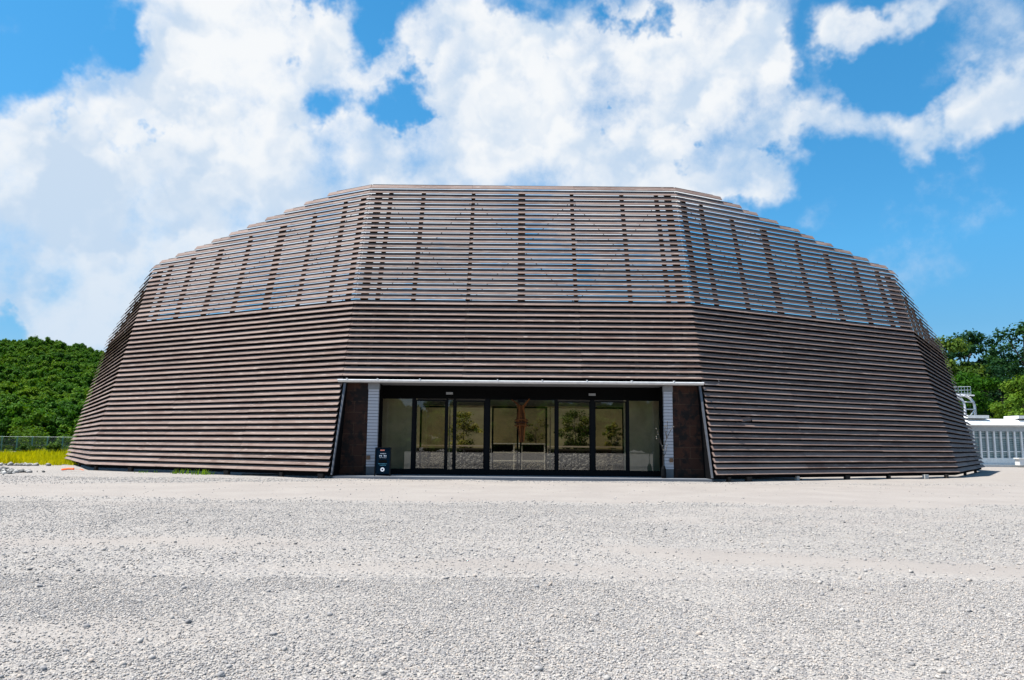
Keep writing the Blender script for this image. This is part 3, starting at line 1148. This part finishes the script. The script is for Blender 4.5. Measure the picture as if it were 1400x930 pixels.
def straw(points, n, r0, spread):
    mb = MB()
    for i in range(n):
        o = [Vector((g.uniform(-1, 1), g.uniform(-1, 1), 0)) for _ in points]
        pts = [Vector(q) + o[0] * sp * 0.75 + o[j] * sp * 0.3 for j, (q, sp) in enumerate(zip(points, spread))]
        mb.tube(pts, r0, 4)
    return mb


straw([(0.43, 34.2, 3.16), (0.43, 34.18, 2.8), (0.45, 34.18, 2.45), (0.45, 34.2, 2.15), (0.46, 34.22, 1.55)], 110, 0.012, (0.08, 0.17, 0.24, 0.15, 0.11)).build('bundle', M_straw, so)
straw([(0.40, 34.2, 3.0), (0.25, 34.2, 3.24), (0.02, 34.2, 3.42)], 22, 0.012, (0.10, 0.05, 0.03)).build('horn', M_straw, so)
straw([(0.48, 34.2, 3.0), (0.62, 34.2, 3.24), (0.80, 34.2, 3.46)], 22, 0.012, (0.10, 0.05, 0.03)).build('horn', M_straw, so)
mb = MB()
for z in (2.52, 2.40, 2.28):
    mb.tube([(0.45 + 0.29 * math.cos(a), 34.18 + 0.24 * math.sin(a), z + 0.02 * math.sin(3 * a)) for a in np.linspace(0, 6.28, 15)], 0.028, 6)
mb.build('rope', M_straw, so)
mb = MB()
mb.span(0.28, 0.6, 34.26, 34.40, 3.3, 3.44)
mb.build('hook_board', M_frame, so)
tag(so, 'tall brown straw ornament with two upturned horns hung before the middle glass doors', 'ornament')

# ------------------------------------------------------------------ A-board by the left column
M_board = simple('navy_sign_board', (0.003, 0.010, 0.019), 0.7, spec=0.0)
M_ink = simple('pale_lettering', (0.5, 0.55, 0.62), 0.6)
M_red = simple('red_label', (0.5, 0.16, 0.12), 0.6)
M_teal = simple('teal_lettering', (0.06, 0.22, 0.3), 0.6)
sg = empty('sidewalk_sign', (-5.33, 32.62, 0.10))
lean = 0.075


def sp(x, z, o=0.0):
    """a point on the leaning front board: x across, z up the board"""
    return Vector((-5.33 + x, 32.45 + z * lean - o, 0.10 + z))


def plate(mb, x0, x1, z0, z1, o=0.0, t=0.03):
    a = [sp(x0, z0, o + t), sp(x1, z0, o + t), sp(x1, z0, o), sp(x0, z0, o), sp(x0, z1, o + t), sp(x1, z1, o + t), sp(x1, z1, o), sp(x0, z1, o)]
    mb.hexa(a)


mb = MB()
plate(mb, -0.29, 0.29, 0.10, 1.15)
face = mb.build('front_board', M_board, sg)
fmb = MB()
for x in (-0.335, 0.29):
    plate(fmb, x, x + 0.045, 0.0, 1.17, -0.005, 0.05)
plate(fmb, -0.29, 0.29, 1.151, 1.18, -0.005, 0.05)
fmb.build('board_frame', M_frame, sg)
mb = MB()
v = [(-5.62, 32.62, 0.1), (-5.04, 32.62, 0.1), (-5.04, 32.58, 1.24), (-5.62, 32.58, 1.24)]
mb.hexa([Vector(q) + Vector((0, dy, 0)) for dy in (0,) for q in ((-5.62, 32.86, 0.1), (-5.04, 32.86, 0.1), (-5.04, 32.89, 0.1), (-5.62, 32.89, 0.1), (-5.62, 32.57, 1.22), (-5.04, 32.57, 1.22), (-5.04, 32.60, 1.22), (-5.62, 32.60, 1.22))])
mb.build('rear_board', M_board, sg)


def marks(name, m, rects):
    mb = MB()
    for x0, x1, z0, z1 in rects:
        plate(mb, x0, x1, z0, z1, 0.0305, 0.003)
    return mb.build(name, m, face)


marks('label', M_red, [(-0.12, 0.06, 1.04, 1.085)])
gr = random.Random(9)


def glyphs(x0, x1, z, h):
    out = []
    x = x0
    while x < x1:
        wd = gr.uniform(0.014, 0.034)
        out.append((x, x + wd, z + gr.uniform(0, h * 0.3), z + h * gr.uniform(0.75, 1.0)))
        x += wd + gr.uniform(0.008, 0.02)
    return out


marks('lettering', M_ink, glyphs(-0.12, 0.12, 0.905, 0.035) + glyphs(-0.15, -0.05, 0.80, 0.07) + glyphs(0.03, 0.14, 0.80, 0.07) + glyphs(-0.14, 0.14, 0.745, 0.02))
marks('picture_strip', M_lintel, [(-0.17, 0.17, 0.55, 0.66)])
marks('small_lettering', M_teal, glyphs(-0.17, 0.17, 0.49, 0.03) + glyphs(-0.12, 0.12, 0.43, 0.03))
mb = MB()
ring_o = [(0.0 + 0.085 * math.cos(a), 0.27 + 0.085 * math.sin(a)) for a in np.linspace(0, 2 * math.pi, 25)[:-1]]
ring_i = [(0.0 + 0.036 * math.cos(a), 0.27 + 0.036 * math.sin(a)) for a in np.linspace(0, 2 * math.pi, 25)[:-1]]
vs = [sp(x, z, 0.034) for x, z in ring_o] + [sp(x, z, 0.034) for x, z in ring_i]
mb.add(vs, [(i, (i + 1) % 24, 24 + (i + 1) % 24, 24 + i) for i in range(24)])
mb.build('ring_emblem', simple('white_print', (0.75, 0.74, 0.76), 0.5), face)
tag(sg, 'dark navy folding sign board with a white ring emblem by the left white column', 'sign')

# ------------------------------------------------------------------ bare branch by the right column
M_twig = simple('grey_twig', (0.05, 0.042, 0.036), 0.8)
M_bud = simple('pale_buds', (0.16, 0.14, 0.115), 0.7)
tw = empty('branch_arrangement', (6.42, 32.85, 0.10))
mb, bd = MB(), MB()
gt = random.Random(12)
stems = [[(6.42, 32.85, 0.10), (6.41, 32.85, 0.9), (6.42, 32.85, 1.45)],
         [(6.42, 32.85, 1.2), (6.30, 32.82, 1.7), (6.12, 32.8, 2.15)],
         [(6.42, 32.85, 1.3), (6.56, 32.83, 1.75), (6.62, 32.8, 2.45)],
         [(6.50, 32.84, 1.6), (6.66, 32.8, 1.95), (6.84, 32.78, 2.28)],
         [(6.36, 32.84, 1.45), (6.22, 32.82, 1.7), (6.10, 32.8, 1.8)],
         [(6.42, 32.85, 1.0), (6.52, 32.84, 1.15), (6.58, 32.83, 1.5)],
         [(6.56, 32.83, 1.8), (6.50, 32.83, 2.1), (6.52, 32.8, 2.3)]]
for s in stems:
    mb.tube(s, [0.017, 0.013, 0.008], 5)
    for t in (0.45, 0.7, 1.0):
        q = Vector(s[1]).lerp(Vector(s[2]), t)
        q += Vector((gt.uniform(-.03, .03), -0.02, gt.uniform(-.03, .03)))
        v = ICO_V * 0.028 + np.array(q)
        bd.add(v.tolist(), ICO_F.tolist())
mb.build('twigs', M_twig, tw)
bd.build('buds', M_bud, tw)
vs_ = MB()
vs_.tube([(6.42, 32.85, 0.10), (6.42, 32.85, 0.2), (6.42, 32.85, 0.48), (6.42, 32.85, 0.62)], [0.09, 0.12, 0.10, 0.05], 12)
vs_.build('vase', M_frame, tw)
tag(tw, 'thin bare branches with pale buds standing in front of the right white column', 'branches')

# ------------------------------------------------------------------ loose gravel
M_stone, n, b = mat('gravel_stone', rough=0.85, spec=0.3)
rnd = n.node('ShaderNodeObjectInfo').outputs['Random']
kk = n.noise(pos(n), 60, 3, 0.6)
sc_ = n.ramp(rnd, [(0.0, (0.0532, 0.0536, 0.0608)), (0.15, (0.1938, 0.1897, 0.1966)), (0.35, (0.2751, 0.2624, 0.2582)), (0.6, (0.3359, 0.3136, 0.2925)), (0.82, (0.4279, 0.3932, 0.3572)), (0.93, (0.3564, 0.2915, 0.2410)), (1.0, (0.5092, 0.4712, 0.4313))])
n.L.new(n.mix(0.3, sc_, n.ramp(kk, [(0.3, (0.2037, 0.1943, 0.1856)), (0.7, (0.4484, 0.4177, 0.3853))])), b.inputs['Base Color'])
stone_coll = bpy.data.collections.new('gravel_stones')
g = np.random.default_rng(3)
for i in range(7):
    v = ICO_V * (1 + 0.2 * g.normal(size=(12, 1))) * np.array([1.0, g.uniform(0.6, 0.95), g.uniform(0.45, 0.8)])
    me = npmesh('gravel_stone', v, ICO_F)
    me.materials.append(M_stone)
    stone_coll.objects.link(bpy.data.objects.new('gravel_stone', me))


def gravel_points(n, ymin, ymax, smin, smax, seed, keep=1.0):
    g = np.random.default_rng(seed)
    # even over the ground seen by the camera and a margin beside it
    yy = np.sqrt(g.uniform(ymin ** 2, ymax ** 2, n))
    xx = g.uniform(-0.78, 0.78, n) * yy
    wv = wear(xx, yy)
    cl = vnoise(xx, yy, 0.5, 41) * 0.6 + vnoise(xx, yy, 1.8, 42) * 0.7
    ok = g.uniform(0, 1, n) < keep * np.clip(1.08 - wv * np.where(yy > 17.5, 1.06, 0.93), 0.015, 1) * np.clip(cl * 1.3, 0.1, 1)
    xx, yy = xx[ok], yy[ok]
    s = smin + (smax - smin) * g.uniform(0, 1, len(xx)) ** 2.4
    return xx, yy, s


parts_ = [gravel_points(165000, 3.6, 8.5, 0.004, 0.0135, 1), gravel_points(100000, 8.5, 19.0, 0.006, 0.018, 2), gravel_points(2600, 3.6, 17, 0.016, 0.034, 5),
          gravel_points(40000, 19.0, 32.0, 0.012, 0.03, 6)]
xx = np.concatenate([q[0] for q in parts_])
yy = np.concatenate([q[1] for q in parts_])
s = np.concatenate([q[2] for q in parts_])
# keep stones out of the entrance slab and from under the building
keep = ~((yy > 31.9) & (np.abs(xx - 0.4) < 8.2))
xx, yy, s = xx[keep], yy[keep], s[keep]
zz = (vnoise(xx, yy, 1.7, 21) - 0.5) * 0.035 + (vnoise(xx, yy, 0.6, 22) - 0.5) * 0.015 - 0.01 + s * 0.25
m_ = len(xx)
gr_ob = scatter('gravel', np.stack([xx, yy, zz], 1), np.stack([rng.normal(0, 0.35, m_), rng.normal(0, 0.35, m_), rng.uniform(0, 6.28, m_)], 1), np.repeat(s[:, None], 3, 1), rng.integers(0, 7, m_), stone_coll)
tag(gr_ob, 'loose pale grey gravel spread over the yard in front of the pavilion', 'gravel', kind='stuff')
print('gravel stones', m_)

# rubble heap at the left edge
g = np.random.default_rng(77)
cs, ss = [], []
for i in range(70):
    cs.append((g.uniform(-33, -27), 45.6 + g.normal(0, 0.25), 0.05))
    ss.append(g.uniform(0.06, 0.2))
for i in range(420):
    t = g.uniform(0, 1)
    x = -23.6 + g.normal(0, 0.75)
    y = 35.0 + g.normal(0, 0.9)
    h = 0.34 * math.exp(-((x + 23.9) / 1.2) ** 2 - ((y - 35.0) / 1.2) ** 2)
    cs.append((x, y, g.uniform(0, 1) * h + 0.02))
    ss.append(g.uniform(0.05, 0.17))
rub = link('rubble', stones_mesh('rubble', cs, ss, g), M_rubble)
tag(rub, 'low heap of broken light and dark stones at the left edge of the yard', 'rubble', kind='stuff')

# orange strap on the gravel at the foot of the left screen
M_orange = simple('orange_webbing', (0.72, 0.14, 0.03), 0.6)
mb = MB()
pts = [(-21.75, 37.9, 0.03), (-21.55, 37.75, 0.05), (-21.3, 37.82, 0.08), (-21.05, 37.7, 0.07), (-20.8, 37.78, 0.09), (-20.6, 37.7, 0.04)]
for i in range(len(pts) - 1):
    a, c = Vector(pts[i]), Vector(pts[i + 1])
    d = (c - a).normalized()
    sd_ = Vector((-d.y, d.x, 0)) * 0.06
    u = Vector((0, 0, 0.008))
    mb.hexa([a - sd_, a + sd_, c + sd_, c - sd_, a - sd_ + u, a + sd_ + u, c + sd_ + u, c - sd_ + u][0:4] + [a - sd_ + u, a + sd_ + u, c + sd_ + u, c - sd_ + u])
mb.tube([(-21.75, 37.9, 0.06), (-21.4, 37.78, 0.1), (-21.1, 37.76, 0.1)], 0.05, 7)
tag(mb.build('orange_strap', M_orange), 'crumpled orange strap lying on gravel at the foot of the left screen', 'strap')


def blades(name, pts, hmin, hmax, wd, m, g, lean_=0.35):
    n = len(pts)
    h = g.uniform(hmin, hmax, n)
    a = g.uniform(0, 6.28, n)
    side = np.stack([np.cos(a), np.sin(a), np.zeros(n)], 1) * (wd * g.uniform(0.6, 1.3, n))[:, None]
    b_ = g.uniform(0, 6.28, n)
    ln = np.stack([np.cos(b_), np.sin(b_), np.zeros(n)], 1) * (h * lean_ * g.uniform(0, 1, n))[:, None]
    p0 = np.asarray(pts)
    mid = p0 + ln * 0.4 + np.stack([np.zeros(n), np.zeros(n), h * 0.6], 1)
    tip = p0 + ln + np.stack([np.zeros(n), np.zeros(n), h], 1)
    v = np.stack([p0 - side, p0 + side, mid + side * 0.7, tip, mid - side * 0.7], 1).reshape(-1, 3)
    f = np.arange(5 * n).reshape(n, 5)
    return npmesh(name, v, f)


g = np.random.default_rng(15)
for i, (x, y, nb, hh, lb) in enumerate(((-13.75, 34.75, 60, 0.30, 'larger fresh green grass tuft at the foot of the left screen, nearer the doors'),
                                       (-15.1, 35.42, 36, 0.3, 'thin green grass tuft at the foot of the left screen, beside the larger tuft'),
                                       (-17.3, 36.8, 14, 0.16, 'tiny green grass sprout under the left screen, farthest from the doors'))):
    pts = np.stack([g.normal(x, 0.26, nb), g.normal(y, 0.08, nb), np.zeros(nb) - 0.02], 1)
    t = link('grass_tuft', blades('grass_tuft', pts, hh * 0.4, hh, 0.018, M_tuft, g, 0.8), M_tuft)
    tag(t, lb, 'grass tuft', 'grass tufts along the foot of the screen')

# ------------------------------------------------------------------ left: meadow strip, fence, shrubs, forest hill
mb = MB()
ex = np.arange(-24, -141, -0.8)
ed = [(x, 47.0 + 2.0 * float(vnoise(x, 3.0, 2.2, 8)) + 0.6 * float(vnoise(x, 9.0, 0.8, 9)), 0.012) for x in ex]
mb.add(ed + [(-160, 100, 0.012), (-34, 100, 0.012)], (tuple(range(len(ed) + 2)),))
meadow = mb.build('meadow', M_lawn)
meadow['kind'] = 'structure'
g = np.random.default_rng(5)
n_ = 60000
yy = g.uniform(46.0, 84, n_)
xx = -0.50 * yy - g.uniform(0, 1, n_) * (0.22 * yy + 4)
e = vnoise(xx, yy, 1.6, 8) * 2.6 + vnoise(xx, yy, 0.5, 9) * 1.2
ok = (yy > 45.6 + e) & (g.uniform(0, 1, n_) < 0.25 + 0.75 * sstep(0.2, 0.5, vnoise(xx, yy, 1.1, 10)))
pts = np.stack([xx, yy, np.zeros(n_)], 1)[ok]
gm = blades('grass', pts, 0.10, 0.36 + 0.5 * sstep(0.5, 0.9, vnoise(pts[:, 0], pts[:, 1], 2.2, 14)), 0.035, M_grass, g)
tag(link('grass', gm, M_grass), 'bright yellow green grass strip between the gravel and the fence', 'grass', kind='stuff')

M_green = simple('green_fence_post', (0.09, 0.24, 0.22), 0.5)
M_wire = simple('fence_wire', (0.16, 0.2, 0.2), 0.5, 0.3)
fn = empty('mesh_fence', (-52, 83, 0))
fx = [-46.2 - 1.62 * i + 0 for i in range(-3, 14)]
FY = 83.0
for x in fx:
    mb = MB()
    mb.tube([(x, FY, 0), (x, FY, 1.95)], 0.07, 8)
    mb.build('post', M_green, fn)
mb = MB()
x0, x1 = min(fx), max(fx)
for z in (0.1, 1.0, 1.88):
    mb.tube([(x0, FY - 0.06, z), (x1, FY - 0.06, z)], 0.012, 4)
q = x0 - 1.7
while q < x1:
    for sgn in (1, -1):
        a = (q, FY - 0.07, 0.1) if sgn > 0 else (q + 1.7, FY - 0.07, 0.1)
        c = (q + 1.7, FY - 0.07, 1.8) if sgn > 0 else (q, FY - 0.07, 1.8)
        mb.tube([a, c], 0.0035, 3)
    q += 0.10
mb.build('mesh', M_wire, fn)
tag(fn, 'low green wire mesh fence behind the grass strip at the left edge', 'fence')

SH = 'shrubs behind the fence'


def shrub(x, y, rad, h, m, label, seed, grp=SH, leaf=0.13, nc=26, per=70):
    g = np.random.default_rng(seed)
    cl = []
    for i in range(nc):
        a, t = g.uniform(0, 6.28), g.uniform(0, 1)
        rr = rad * math.sqrt(g.uniform(0, 1)) * (1 - 0.5 * t)
        cr = rad * g.uniform(0.2, 0.38)
        cl.append(((x + rr * math.cos(a), y + rr * math.sin(a), 0.15 + (h - cr * 0.7) * t), (cr, cr, cr * 0.75)))
    v, f = crown_arrays(cl, per, leaf, g)
    return tag(link('shrub', npmesh('shrub', v, f), m), label, 'shrub', grp)


shrub(-53.6, 86.5, 2.6, 3.0, M_yleaf, 'largest rounded yellow green shrub rising above the middle of the fence', 61)
shrub(-48.6, 86.0, 1.9, 2.3, M_yleaf, 'yellow green shrub behind the fence close beside the louvred screen', 62)
shrub(-57.0, 85.6, 1.8, 2.0, M_shrub, 'mid green shrub behind the fence left of the largest yellow green shrub', 63)
shrub(-61.0, 85.8, 2.2, 2.1, M_shrub, 'wide mid green shrub behind the fence at the picture edge', 64)
shrub(-51.0, 81.9, 0.9, 1.0, M_shrub, 'low green shrub in front of the fence between grass and posts', 65, 'low shrubs before the fence', 0.1)
shrub(-47.9, 81.7, 1.0, 1.1, M_shrub, 'low green shrub in front of the fence nearest the louvred screen', 66, 'low shrubs before the fence', 0.1)
shrub(-54.8, 82.0, 1.0, 1.1, M_shrub, 'low dark green shrub in front of the fence farthest from the louvred screen', 67, 'low shrubs before the fence', 0.1)

# hill terrain
hx = np.linspace(-520, 420, 95)
hy = np.concatenate([np.linspace(104, 360, 45), np.linspace(380, 900, 10)])
HX, HY = np.meshgrid(hx, hy)


def hill_z(x, y):
    base = sstep(108, 300, y)
    prof = 32.5 + 2.5 * np.exp(-((x / y * 300 + 185) / 18) ** 2) - 10 * sstep(-190, -110, x / y * 300) - 6 * sstep(-20, 120, x / y * 300)
    hl = base * prof * (0.92 + 0.16 * vnoise(x, y, 38, 2)) * (1 - 0.35 * sstep(320, 900, y))
    mid = 1 - 0.85 * sstep(-60, -5, x) * (1 - sstep(25, 60, x))
    return hl * mid


HZ = hill_z(HX, HY) - 0.3
Vh = np.stack([HX, HY, HZ], -1).reshape(-1, 3)
nx, ny = len(hx), len(hy)
ii, jj = np.meshgrid(np.arange(nx - 1), np.arange(ny - 1))
k0 = (jj * nx + ii).ravel()
hill = link('hill', npmesh('hill', Vh, np.stack([k0, k0 + 1, k0 + nx + 1, k0 + nx], 1)), M_hill, None, True)
hill['kind'] = 'structure'

forest_coll = bpy.data.collections.new('forest_trees')
g = np.random.default_rng(19)
for i in range(5):
    cl = crown_clumps(0.8, 6.4, 2.5, 30, g, 'round' if i < 3 else 'cone')
    v, f = crown_arrays(cl, 85, 0.25, g, 0.7)
    me = npmesh('forest_tree', v, f)
    me.materials.append(M_forest)
    forest_coll.objects.link(bpy.data.objects.new('forest_tree', me))


def forest(name, label, n, xr, yr, seed, smin, smax):
    g = np.random.default_rng(seed)
    y = g.uniform(yr[0], yr[1], n)
    x = g.uniform(xr[0], xr[1], n) * y
    z = hill_z(x, y) - 0.8
    s = g.uniform(smin, smax, n)
    ob = scatter(name, np.stack([x, y, z], 1), np.stack([g.normal(0, .06, n), g.normal(0, .06, n), g.uniform(0, 6.28, n)], 1),
                 np.stack([s, s, s * g.uniform(0.85, 1.2, n)], 1), g.integers(0, 5, n), forest_coll)
    return tag(ob, label, 'forest', kind='stuff')


forest('forest', 'dense green forest covering the hill on the left', 4600, (-0.78, -0.42), (112, 330), 23, 0.52, 1.0)
forest('forest', 'dark woodland on the slope behind the trees on the right', 900, (0.45, 0.85), (118, 260), 24, 0.8, 1.2)

g = np.random.default_rng(29)
n_ = 420
fx_, fy_ = g.uniform(-130, 130, n_), g.uniform(-120, -88, n_)
s_ = g.uniform(1.1, 1.9, n_)
wb = scatter('forest', np.stack([fx_, fy_, np.zeros(n_) - 0.6], 1), np.stack([g.normal(0, .06, n_), g.normal(0, .06, n_), g.uniform(0, 6.28, n_)], 1),
             np.stack([s_, s_, s_ * g.uniform(0.9, 1.2, n_)], 1), g.integers(0, 5, n_), forest_coll)
tag(wb, 'woodland across the yard facing the doors, only mirrored dimly in their glass', 'forest', kind='stuff')

# ------------------------------------------------------------------ right: long white glazed shed
gh = empty('glazed_shed', (52, 68, 0))
M_pale = simple('white_painted_wall', (0.6720, 0.6804, 0.6720), 0.6)
M_gband = simple('grey_beam', (0.32, 0.35, 0.37), 0.6)
M_gl2, n, b = mat('teal_blinds_glass', rough=0.2, spec=0.5)
sx = n.node('ShaderNodeSeparateXYZ')
n.L.new(pos(n), sx.inputs[0])
fr = n.math('FRACT', n.math('MULTIPLY', sx.outputs[2], 1 / 0.16))
kk = n.noise(pos(n), 1.3, 4, 0.6)
n.L.new(n.mix(n.math('GREATER_THAN', fr, 0.6), n.ramp(kk, [(0.3, (0.05, 0.10, 0.11)), (0.7, (0.17, 0.25, 0.26))]), (0.26, 0.33, 0.34)), b.inputs['Base Color'])
GX0, GX1, GY = 34.0, 62.0, 66.0
mb = MB()
mb.span(GX0, GX1, GY - 0.12, GY + 0.2, 0.0, 0.72)
mb.build('low_wall', M_pale, gh)
mb = MB()
mb.span(GX0, GX1, GY - 1.1, GY - 0.13, 0.0, 0.16)
mb.build('kerb', M_gband, gh)
mb = MB()
mb.span(GX0, GX1, GY + 0.02, GY + 0.08, 0.72, 2.95)
mb.build('glazing', M_gl2, gh)
mb = MB()
mb.span(GX0, GX1, GY - 0.1, GY + 0.12, 1.22, 1.30)
mb.span(GX0, GX1, GY - 0.06, GY + 0.0, 2.40, 2.44)
mb.build('rail', M_pale, gh)
x = GX0
while x < GX1:
    mb = MB()
    mb.span(x - 0.065, x + 0.065, GY - 0.18, GY + 0.0, 0.72, 2.95)
    mb.build('column', M_pale, gh)
    x += 0.58
mb = MB()
mb.span(GX0, GX1, GY - 0.15, GY + 0.3, 2.95, 3.40)
mb.build('beam', M_gband, gh)
mb = MB()
rp = [(GY - 0.5, 3.40), (GY - 0.62, 3.5), (GY - 0.5, 3.68), (GY - 0.2, 3.9), (GY + 0.3, 4.02), (GY + 9, 4.06), (GY + 9, 3.40)]
mb.add([(x, yy_, zz_) for x in (GX0 - 0.4, GX1 + 0.4) for yy_, zz_ in rp], [(i, i + 7, (i + 1) % 7 + 7, (i + 1) % 7) for i in range(7)] + [tuple(range(7)), tuple(range(13, 6, -1))])
mb.build('roof', M_pale, gh)
for x in (39.6, 43.9, 48.2):
    mb = MB()
    mb.span(x - 0.9, x + 0.9, GY - 0.4, GY + 1.6, 4.05, 4.3)
    mb.build('roof_hatch', M_pale, gh)
mb = MB()
mb.span(GX0, GX1, GY + 8.4, GY + 8.7, 0, 3.4)
mb.build('rear_wall', M_pale, gh)
tag(gh, 'long low white shed with thin columns and teal glazing at the right edge', 'building')
mb = MB()
mb.box((42.5, 64.3, 0.42), (1.5, 0.6, 0.52))
mb.box((42.5, 64.28, 0.72), (1.7, 0.7, 0.08))
tag(mb.build('white_bench', M_pale), 'small white bench before the columns of the glazed shed', 'bench')

# white steel frame with curved legs behind the shed
M_pipe = simple('white_steel_tube', (0.6630, 0.6630, 0.6970), 0.4)
stf = empty('steel_frame', (47, 80, 0))


def arch(x, y, name='arch'):
    mb = MB()
    pts = [(x, y, 0), (x, y, 5.6)]
    for a in np.linspace(0, 90, 7):
        pts.append((x - 1.25 + 1.25 * math.cos(R(a)), y, 5.75 + 1.25 * math.sin(R(a))))
    pts.append((x - 2.8, y, 7.02))
    mb.tube(pts, 0.13, 8)
    mb.build(name, M_pipe, stf, True)


arch(46.95, 80)
arch(48.35, 80.6)
arch(47.2, 83)
mb = MB()
for z in (5.55, 6.3):
    mb.tube([(46.95, 80, z), (48.35, 80.6, z)], 0.06, 6)
mb.tube([(47.0, 80, 4.2), (48.3, 80.6, 5.5)], 0.06, 6)
mb.tube([(47.0, 80, 4.6), (48.3, 80.6, 3.4)], 0.05, 6)
mb.tube([(46.95, 80, 7.0), (48.35, 80.6, 7.0)], 0.08, 6)
mb.tube([(44.5, 80, 7.02), (47.2, 80.6, 7.02)], 0.08, 6)
mb.build('cross_brace', M_pipe, stf)
M_grate = simple('galvanised_rail', (0.5, 0.53, 0.56), 0.5, 0.3)
mb = MB()
for z in (7.12, 7.45, 7.8):
    mb.tube([(44.6, 80.3, z + (0.1 if z > 7.2 else 0) * 0), (48.1, 80.7, z + 0.15)], 0.03, 5)
for x in np.arange(44.6, 48.2, 0.35):
    t = (x - 44.6) / 3.5
    mb.tube([(x, 80.3 + 0.4 * t, 7.05), (x, 80.3 + 0.4 * t, 7.8 + 0.15 * t)], 0.025, 5)
mb.build('guard_rail', M_grate, stf)
tag(stf, 'white steel tube frame with curved tops and a guard rail behind the white shed', 'steel frame')

# trees on the right
TR = 'trees behind the white shed'
tree('broadleaf_tree', (52.5, 92, 0), 14.6, 4.0, 4.0, 46, 150, 0.20, M_shrub, 'yellow tinted tree rising directly behind the right end of the louvred screen', TR, 71)
tree('broadleaf_tree', (60.0, 101, 0), 17.9, 4.0, 4.2, 52, 150, 0.22, M_dleaf, 'tall dark tree with a double pointed top, left of the highest tree', TR, 72)
tree('broadleaf_tree', (66.5, 106, 0), 16.3, 4.0, 4.6, 46, 130, 0.22, M_dleaf, 'dark tree lower than and standing between the two tallest trees', TR, 73)
tree('broadleaf_tree', (62.8, 94, 0), 17.3, 4.5, 4.6, 56, 150, 0.21, M_dleaf, 'highest dark green tree with a broad crown near the right edge', TR, 74)
tree('broadleaf_tree', (68.5, 96, 0), 16.4, 4.0, 4.8, 46, 130, 0.21, M_dleaf, 'dark green tree cut by the right edge of the picture', TR, 75)
tree('broadleaf_tree', (50.8, 86, 0), 10.3, 1.8, 3.6, 46, 150, 0.18, M_forest, 'shorter mid green tree in front of the tall dark trees, beside the louvred screen', TR, 76)
tree('broadleaf_tree', (57.4, 90, 0), 11.2, 2.0, 3.4, 36, 130, 0.18, M_dleaf, 'short dark tree low between the louvred screen and the round bush', TR, 77)
tree('round_bush', (51.2, 77, 0), 8.6, 1.0, 3.0, 60, 170, 0.15, M_yleaf, 'big rounded bright green bush above the roof of the white shed', TR, 78, cat='bush')
